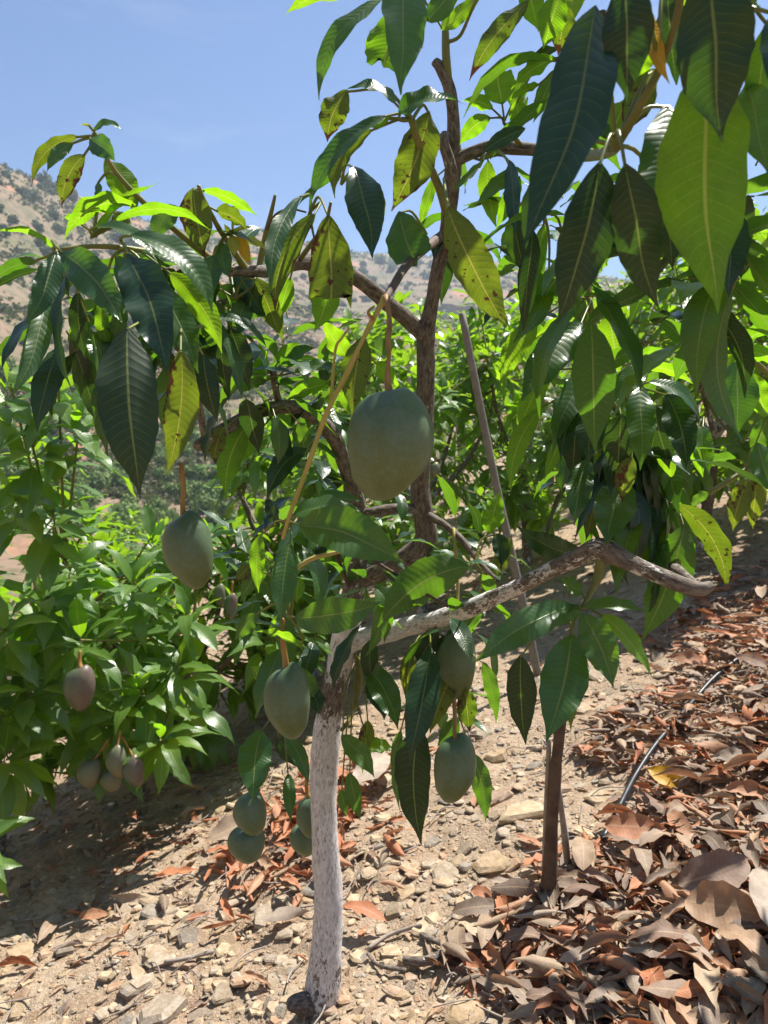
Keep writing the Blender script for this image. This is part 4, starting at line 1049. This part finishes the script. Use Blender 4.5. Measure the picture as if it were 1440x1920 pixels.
# ------------------------------------------------------------------ stones and leaf litter
def shard(rs, flat):
    n = rs.randint(5, 8); a0 = rs.uniform(0, 6.28)
    ang = sorted(a0 + (i + rs.uniform(-.35, .35)) * 2 * math.pi / n for i in range(n))
    el = rs.uniform(.55, 1.0)
    rr = [rs.uniform(.7, 1.1) for _ in ang]
    bot = [(math.cos(a) * r, math.sin(a) * r * el, -flat * rs.uniform(.8, 1.1)) for a, r in zip(ang, rr)]
    mid = [(math.cos(a) * r * 1.06, math.sin(a) * r * el * 1.06, flat * rs.uniform(-.2, .4)) for a, r in zip(ang, rr)]
    tilt = (rs.uniform(-.25, .25), rs.uniform(-.25, .25))
    top = [(math.cos(a) * r * rs.uniform(.72, .95), math.sin(a) * r * el * rs.uniform(.72, .95), flat * (1 + tilt[0] * math.cos(a) + tilt[1] * math.sin(a))) for a, r in zip(ang, rr)]
    V = np.array(bot + mid + top + [(0, 0, flat * rs.uniform(.95, 1.15))], float)
    T = []
    for i in range(n):
        j = (i + 1) % n
        T += [(i, j, n + j), (i, n + j, n + i), (n + i, n + j, 2 * n + j), (n + i, 2 * n + j, 2 * n + i), (2 * n + i, 2 * n + j, 3 * n)]
    return V, np.array(T)
rs = random.Random(3)
SH = []
for i in range(16):
    V, T = shard(rs, rs.uniform(.08, .26)); SH.append((V, T, make_mesh('stone', V, None, T, np.column_stack([np.zeros((len(V), 2)), np.full(len(V), rs.random())]), None, (M['stone'],), smooth=False)))
def pt_polar(r0, r1, azl=-31, azr=31):
    r = math.exp(rs.uniform(math.log(r0), math.log(r1))); a = R(rs.uniform(azl, azr)); return r * math.sin(a), r * math.cos(a)
def litter_density(x, y):
    p = project(Vector((x, y, gzf(x, y))))
    # heaps gather under the right-hand crown and behind the trunk
    d = .022
    d += .95 * float(sstep(-.16, .34, x - .30 - .55 * (y - 1.8) + .11 * (math.sin(7.3 * x + 3.1 * y) + math.sin(11.7 * y - 6.1 * x + 1) + .6 * math.sin(23 * x + 17 * y))) * (1 - sstep(3.4, 5.0, y)))
    d += .55 * math.exp(-(((x + .28) / .24) ** 2 + ((y - 2.6) / .36) ** 2))
    d += .10 * float(sstep(-.5, -1.1, x))
    d += .35 * math.exp(-((x + .85) / .35) ** 2 - ((y - 3.0) / .4) ** 2)
    d += .16 * float(sstep(4.5, 6, y))
    return min(1.0, d)
def ground_frame(x, y, s, tilt, lift=0.0, rz=None):
    n = gnormal(x, y); n = (n + Vector((rs.gauss(0, tilt), rs.gauss(0, tilt), 0))).normalized()
    a = rs.uniform(0, 6.28) if rz is None else rz
    return frame(Vector((x, y, gzf(x, y) + lift)), Vector((math.cos(a), math.sin(a), 0)), n, s)
def merged(name, items, mat, label, cat, smooth):
    Vs, Qs, Ts, Ls, n = [], [], [], [], 0
    for (m, V, Q, T, luv, rnd) in items:
        a = np.array(m); Vs.append(V @ a[:3, :3].T + a[:3, 3])
        if Q is not None: Qs.append(Q + n)
        if T is not None: Ts.append(T + n)
        l2 = luv.copy() if luv is not None else np.zeros((len(V), 3)); l2[:, 2] = rnd; Ls.append(l2); n += len(V)
    me = make_mesh(name, np.vstack(Vs), np.vstack(Qs) if Qs else None, np.vstack(Ts) if Ts else None, np.vstack(Ls), None, (mat,), smooth)
    return tag(obj(name, me), label, cat, None, 'stuff')
items = []
for i in range(30000):
    x, y = pt_polar(1.25, 11); dn = litter_density(x, y)
    if rs.random() < dn * .3: continue
    s = min(.032, .0055 * math.exp(rs.gauss(0, .74))) * (1 + .07 * y); V, T, _ = SH[rs.randrange(16)]
    items.append((ground_frame(x, y, s, .28, s * .12), V, None, T, None, rs.random()))
merged('gravel', items, M['stone'], 'tan shale gravel scattered over the whole dry slope', 'gravel', False)
# larger stones one by one
BIG = [(975, 1530, 100, 'broad flat tan slab left of the dark stake'), (925, 1625, 72, 'long wedge-shaped grey-tan stone left of the dark stake foot'), (1425, 1560, 120, 'big pale rock at the right edge above the litter'), (735, 1788, 55, 'grey-tan angular stone right of the trunk foot'),
       (1300, 1140, 70, 'flat pale block under the end of the low branch'), (1385, 1165, 76, 'flat block under the low branch tip, close to the right edge'), (835, 1640, 56, 'tan angular stone below the lowest mango'), (1120, 1500, 50, 'stone lying close to the hose in the litter'),
       (1350, 1390, 60, 'rock among the litter beyond the hose at the right'), (290, 1800, 60, 'flat tan shard on open soil left of the trunk'), (300, 1900, 90, 'large tan slab at the bottom edge left of the trunk'), (125, 1785, 55, 'long pale shard in the shadow at the left'), (665, 1690, 42, 'small pale block right of the trunk'),
       (870, 1595, 48, 'stone directly under the long hanging leaf'), (930, 1500, 62, 'flat plate of stone just right of the lowest mango'), (285, 1690, 62, 'flat stone at the shadow edge left of the trunk'), (1425, 1600, 110, 'boulder at the right edge in front of the big pale rock'), (900, 1860, 60, 'stone at the edge of the litter near the bottom')]
def stone_at(x, y, s, label, group, v=None):
    o = obj('stone', SH[rs.randrange(16) if v is None else v][2]); o.matrix_basis = ground_frame(x, y, s, .13, s * .10)
    return tag(o, label, 'stone', group)
for k, (px, py, w, lab) in enumerate(BIG):
    g = ground_hit(px, py); d = (g - CAM).dot(FWD); stone_at(g.x, g.y, w * d / FPX / 2 * 1.05, lab, 'larger stones on the slope', k % 16)
n = 0
while n < 270:
    x, y = pt_polar(1.4, 6.5)
    if rs.random() < litter_density(x, y) * .6: continue
    stone_at(x, y, (.017 + .034 * rs.random() ** 2) * (1 + .08 * y), 'fist-sized or smaller tan shale stone on the dry soil', 'tan stones scattered on the slope'); n += 1

DRY = []
for i in range(14):
    r2 = random.Random(50 + i)
    V, Q, luv = leaf_geo((0, -.5, 0), (r2.uniform(-.12, .12), 0, r2.uniform(-.05, .38)), (r2.uniform(-.1, .1), .46, r2.uniform(-.05, .18)), r2.uniform(.22, .34), (0, 0, 1), wave=r2.uniform(.8, 2.2), twist=r2.uniform(-1.4, 1.4), nu=4, nv=9, seed=50 + i, curl=r2.choice((.4, .8, 1.4, 2.2, 2.8)) * r2.choice((1, 1, -1)))
    DRY.append((V, Q, luv, make_mesh('dry_leaf', V, Q, None, luv, None, (M['dry'],))))
items = []; tries = 0
while len(items) < 8500 and tries < 27000:
    tries += 1; x, y = pt_polar(1.25, 9.5)
    dn = litter_density(x, y)
    if rs.random() > dn: continue
    V, Q, luv, _ = DRY[rs.randrange(14)]; s = (.022 + .13 * rs.random() ** 1.5) * (.55 + .45 * dn)
    items.append((ground_frame(x, y, s, .42, rs.uniform(.002, .045) * dn), V, Q, None, luv, rs.random()))
for i in range(190):
    x, y = rs.gauss(-.27, .15), rs.gauss(2.62, .22); V, Q, luv, _ = DRY[rs.randrange(14)]
    items.append((ground_frame(x, y, rs.uniform(.06, .16), .5, rs.uniform(.01, .06)), V, Q, None, luv, rs.uniform(.47, .62)))
merged('leaf_litter', items, M['dry'], 'brown fallen mango leaves littering the slope', 'leaf litter', True)
n = 0
while n < 280:
    x, y = pt_polar(1.35, 4.2)
    dn = litter_density(x, y)
    if rs.random() > dn: continue
    o = obj('fallen_leaf', DRY[rs.randrange(14)][3]); o.matrix_basis = ground_frame(x, y, rs.uniform(.10, .17), .4, rs.uniform(.03, .055) * dn + .008)
    tag(o, 'curled dry brown mango leaf lying on top of the litter', 'fallen leaf', 'dry leaves lying on the ground'); n += 1
HL = [(1330, 1690, 165, 78, 'broad brown fallen leaf with pale veins at the right edge', 0, 20), (1350, 1760, 140, 84, 'dark reddish folded fallen leaf below the broad brown one', 0, -30), (1425, 1745, 170, 88, 'big brown fallen leaf cut by the right edge', 0, 70),
      (1185, 1600, 110, 55, 'orange speckled fallen leaf in the middle of the litter', 0, -20), (1085, 1650, 100, 45, 'upright orange fallen leaf beside the dark stake', 0, 80), (450, 1590, 120, 50, 'orange fallen leaf under the paired mangoes', 0, 30), (700, 1480, 120, 70, 'crumpled orange fallen leaf right of the trunk', 0, 60)]
for k, (px, py, ln_, w, lab, a, rot) in enumerate(HL):
    g = ground_hit(px, py); d = (g - CAM).dot(FWD); L = ln_ * d / FPX
    V, Q, luv = leaf_geo((0, -.5, 0), (.06, 0, .22), (0, .5, .02), w / ln_, (0, 0, 1), wave=1.0, twist=.4, nu=6, nv=14, seed=400 + k, curl=.5, rnd=(.62, .9, .62, .55, .6, .58, .6)[k], a=.6, b=.8)
    me = make_mesh('dry_leaf', V, Q, None, luv, None, (M['dry'],)); o = obj('fallen_leaf', me)
    m = frame(g + Vector((0, -.02, .085)), Vector((math.cos(R(rot)), math.sin(R(rot)), .1)), Vector((-.2, -.75, .8)), L); o.matrix_basis = m
    tag(o, lab, 'fallen leaf', 'dry leaves lying on the ground')
g = ground_hit(1253, 1490); d = (g - CAM).dot(FWD)
V, Q, luv = leaf_geo((0, -.5, 0), (.06, 0, .2), (0, .5, .02), .5, (0, 0, 1), wave=.8, nu=6, nv=14, seed=470, curl=.5)
o = obj('fallen_leaf', make_mesh('fallen_leaf', V, Q, None, luv, None, (M['y'],))); o.matrix_basis = frame(g + Vector((0, 0, .05)), Vector((.7, -.3, -.25)), Vector((-.1, -.8, .7)), 78 * d / FPX)
tag(o, 'bright yellow fallen leaf lying on the brown litter', 'fallen leaf', 'dry leaves lying on the ground')
# sticks
items_v, items_q, items_b, n = [], [], [], 0
for i in range(2600):
    x, y = pt_polar(1.3, 6)
    if rs.random() > .10 + litter_density(x, y): continue
    a = rs.uniform(0, 6.28); L = rs.uniform(.04, .16); pts = []
    for t in (-.5, -.1, .25, .5):
        xx, yy = x + math.cos(a + t * .5) * L * t, y + math.sin(a + t * .5) * L * t; pts.append([xx, yy, gzf(xx, yy) + rs.uniform(.004, .03), rs.uniform(.0012, .0028)])
    V, Q, T, bco, pa = tube(catmull(pts, 3), 5, cap=False); items_v.append(V); items_q.append(Q + n); items_b.append(bco); n += len(V)
me = make_mesh('twig_litter', np.vstack(items_v), np.vstack(items_q), None, None, {'paint': np.zeros(n)}, (M['grey_wood'],))
at = me.attributes.new('bco', 'FLOAT_VECTOR', 'POINT'); at.data.foreach_set('vector', np.vstack(items_b).astype(np.float32).ravel())
tag(obj('twig_litter', me), 'thin grey dead twigs strewn among the fallen leaves', 'twigs', None, 'stuff')
for pts, r, mat, lab in [([(760, 1818), (800, 1820), (845, 1800), (872, 1785)], .012, 'bark', 'knotted brown stick lying right of the trunk foot'), ([(790, 1765), (815, 1778), (850, 1790)], .007, 'bark', 'short brown stick crossing the knotted stick'), ([(690, 1800), (710, 1822), (760, 1832)], .005, 'bark', 'thin curved brown twig beside the knotted stick'),
                         ([(690, 1790), (730, 1765), (790, 1745)], .005, 'grey_wood', 'pale split stick lying above the knotted stick'), ([(918, 1838), (950, 1845), (975, 1856), (1000, 1880)], .007, 'brown_stem', 'dark curved stick at the bottom right of the trunk'), ([(1110, 1840), (1140, 1880), (1160, 1918)], .010, 'grey_wood', 'pale grey stick in the shaded litter, left one'),
                         ([(1165, 1830), (1180, 1870), (1190, 1918)], .009, 'grey_wood', 'pale grey stick in the shaded litter, right one'), ([(1345, 1605), (1380, 1592), (1440, 1588)], .012, 'brown_stem', 'reddish curved stick at the right edge below the rock'), ([(310, 1815), (350, 1808), (400, 1795)], .006, 'grey_wood', 'thin pale stick on open soil left of the trunk')]:
    o = tube_obj('stick', on_ground_path(pts, r, r + .012), M[mat], None, (0, 0, 0), 10, .3, len(lab)); tag(o, lab, 'stick', 'sticks lying on the ground')

# ------------------------------------------------------------------ shrubs and small buildings on the far side
def clump(nf, seed, size, leaf, mat):
    r = np.random.default_rng(seed)
    cen = r.normal(0, 1, (9, 3)); cen /= np.linalg.norm(cen, axis=1)[:, None]; cen *= r.uniform(.25, .62, (9, 1)); cen[:, 2] = np.abs(cen[:, 2]) * .8
    k = r.integers(0, 9, nf); d = r.normal(0, 1, (nf, 3)); d /= np.linalg.norm(d, axis=1)[:, None]
    c = cen[k] + d * r.uniform(.28, .46, (nf, 1)); c[:, 2] = np.maximum(c[:, 2] * .85, -.05) + .05
    n = d + r.normal(0, .5, (nf, 3)); n /= np.linalg.norm(n, axis=1)[:, None]
    a = np.cross(n, r.normal(0, 1, (nf, 3))); a /= np.linalg.norm(a, axis=1)[:, None]; b = np.cross(n, a)
    s = leaf * r.uniform(.6, 1.4, (nf, 1))
    V = np.stack([c - a * s, c - b * s * .55, c + a * s, c + b * s * .55], 1).reshape(-1, 3)
    Q = np.arange(nf * 4).reshape(-1, 4)
    luv = np.zeros((nf * 4, 3)); luv[:, 2] = np.repeat(r.uniform(0, .5, nf), 4)
    return make_mesh('shrub', V * np.array([1, 1, 1.55]) * size, Q, None, luv, None, (mat,))
SHR = [clump(420, 70 + i, 1.0, .17, M['shrub']) for i in range(5)]
ORC = [clump(1500, 80 + i, 1.0, .10, M['orchard']) for i in range(4)]
rs = random.Random(31)
def scrub():
    r = np.random.default_rng(4); N = 40000
    a = r.uniform(R(-30), R(20), N); d = np.exp(r.uniform(math.log(55), math.log(420), N)); x = d * np.sin(a); y = d * np.cos(a)
    keep = fbm(x / 26, y / 26, 61, 4) + .35 * fbm(x / 7, y / 7, 63, 2) > r.uniform(-.25, .45, N); x, y, d = x[keep], y[keep], d[keep]; N = len(x); z = gz(x, y)
    k = 9; s = (r.uniform(.25, .8, N) * (.5 + d / 300))[:, None, None]
    c = np.stack([x, y, z], -1)[:, None] + r.normal(0, .5, (N, k, 3)) * s * np.array([1, 1, .45]) + np.array([0, 0, .35]) * s
    n = r.normal(0, 1, (N, k, 3)); n[..., 2] = np.abs(n[..., 2]); n /= np.linalg.norm(n, axis=2)[..., None]
    u = np.cross(n, r.normal(0, 1, (N, k, 3))); u /= np.linalg.norm(u, axis=2)[..., None]; v = np.cross(n, u); w = s * .42
    V = np.stack([c - u * w, c - v * w, c + u * w, c + v * w], 2).reshape(-1, 3)
    luv = np.zeros((len(V), 3)); luv[:, 2] = np.repeat(r.uniform(0, 1, N), k * 4)
    me = make_mesh('scrub', V, np.arange(len(V)).reshape(-1, 4), None, luv, None, (M['scrub'],))
    tag(obj('scrub', me), 'low dry scrub covering the far hillside', 'scrub', None, 'stuff')
scrub()
def dot(px, py, wpx, meshes, label, group, dmin=20):
    lo = ground_hit(px, py, dmin)
    if lo is None: return
    d = (lo - CAM).dot(FWD)
    o = obj('orchard_bush' if meshes is ORC else 'shrub', rs.choice(meshes)); s = wpx * d / FPX / 2
    o.matrix_basis = Matrix.Translation(Vector((lo.x, lo.y, lo.z - s * .05))) @ Matrix.Rotation(rs.uniform(0, 6.28), 4, 'Z') @ Matrix.Diagonal((s, s, s * rs.uniform(.75, 1.05), 1))
    tag(o, label, 'shrub', group)
n = 0
while n < 290:
    px = rs.uniform(-20, 1180); py = rs.uniform(300, 690)
    ridge = np.interp(px, [a for a, b in RIDGE], [b for a, b in RIDGE])
    if py < ridge + 4: continue
    dot(px, py, rs.uniform(10, 30) if px > 250 else rs.uniform(16, 46), SHR, 'grey-green shrub dotted on the dry far hillside', 'shrubs on the far hillside', 60); n += 1
for (px, py, w) in [(10, 318, 26), (100, 345, 46), (75, 340, 20), (640, 462, 18), (655, 470, 16)]:
    dot(px, py + 14, w, SHR, 'dark round bush on the skyline of the left ridge' if px < 300 else 'dark bush on the skyline behind the spotted leaf', 'bushes on the skyline', 60)
for k, (xa, xb, py, lab) in enumerate([(826, 884, 578, 'uppermost of the three terrace walls on the far hillside'), (822, 886, 588, 'middle one of the three terrace walls on the far hillside'), (818, 890, 598, 'lowest of the three terrace walls on the far hillside')]):
    a = ground_hit(xa, py, 60); b = ground_hit(xb, py + 2, 60)
    if a is None or b is None: continue
    pts = [a.lerp(b, t) for t in np.linspace(0, 1, 9)]; V = []; Q = []
    for i, p in enumerate(pts):
        z = gzf(p.x, p.y)
        V += [(p.x, p.y, z - .6), (p.x, p.y, z + 1.5), (p.x, p.y + .8, z + 1.5), (p.x, p.y + .8, z - .6)]
        if i:
            o4 = 4 * i; Q += [(o4 - 4 + j, o4 + j, o4 + (j + 1) % 4, o4 - 4 + (j + 1) % 4) for j in range(4)]
    Q += [(0, 1, 2, 3), (35, 34, 33, 32)]
    tag(obj('terrace_wall', make_mesh('terrace_wall', V, Q, None, None, None, (M['terrace'],), False)), lab, 'terrace wall', 'terrace walls on the far hillside')
n = 0
while n < 110:
    px = rs.uniform(-20, 440); py = rs.uniform(700, 1000)
    dot(px, py, rs.uniform(40, 85), ORC, 'light green orchard bush on the terraces in the valley', 'bushes in the valley', 24); n += 1

# ------------------------------------------------------------------ the air between here and the hills
def haze():
    x0, x1, y0, y1 = -650, 650, -650, 650
    gg = gz(*np.meshgrid(np.linspace(-650, 650, 260), np.linspace(-650, 650, 260))); z0 = float(gg.min()) - 3; z1 = float(gg.max()) + 10
    V = [(x, y, z) for z in (z0, z1) for y in (y0, y1) for x in (x0, x1)]
    Q = [(0, 2, 3, 1), (4, 5, 7, 6), (0, 1, 5, 4), (2, 6, 7, 3), (0, 4, 6, 2), (1, 3, 7, 5)]
    k = NT('haze_air'); v = k.n('ShaderNodeVolumePrincipled'); v.inputs['Color'].default_value = (.72, .85, 1.0, 1); v.inputs['Density'].default_value = .0007; v.inputs['Anisotropy'].default_value = .2
    k.l(v.outputs[0], k.out.inputs['Volume'])
    tag(obj('haze', make_mesh('haze', V, Q, None, None, None, (k.m,), False)), 'thin pale haze in front of the far hills', 'haze', None, 'stuff')
haze()
cy.volume_bounces = 0
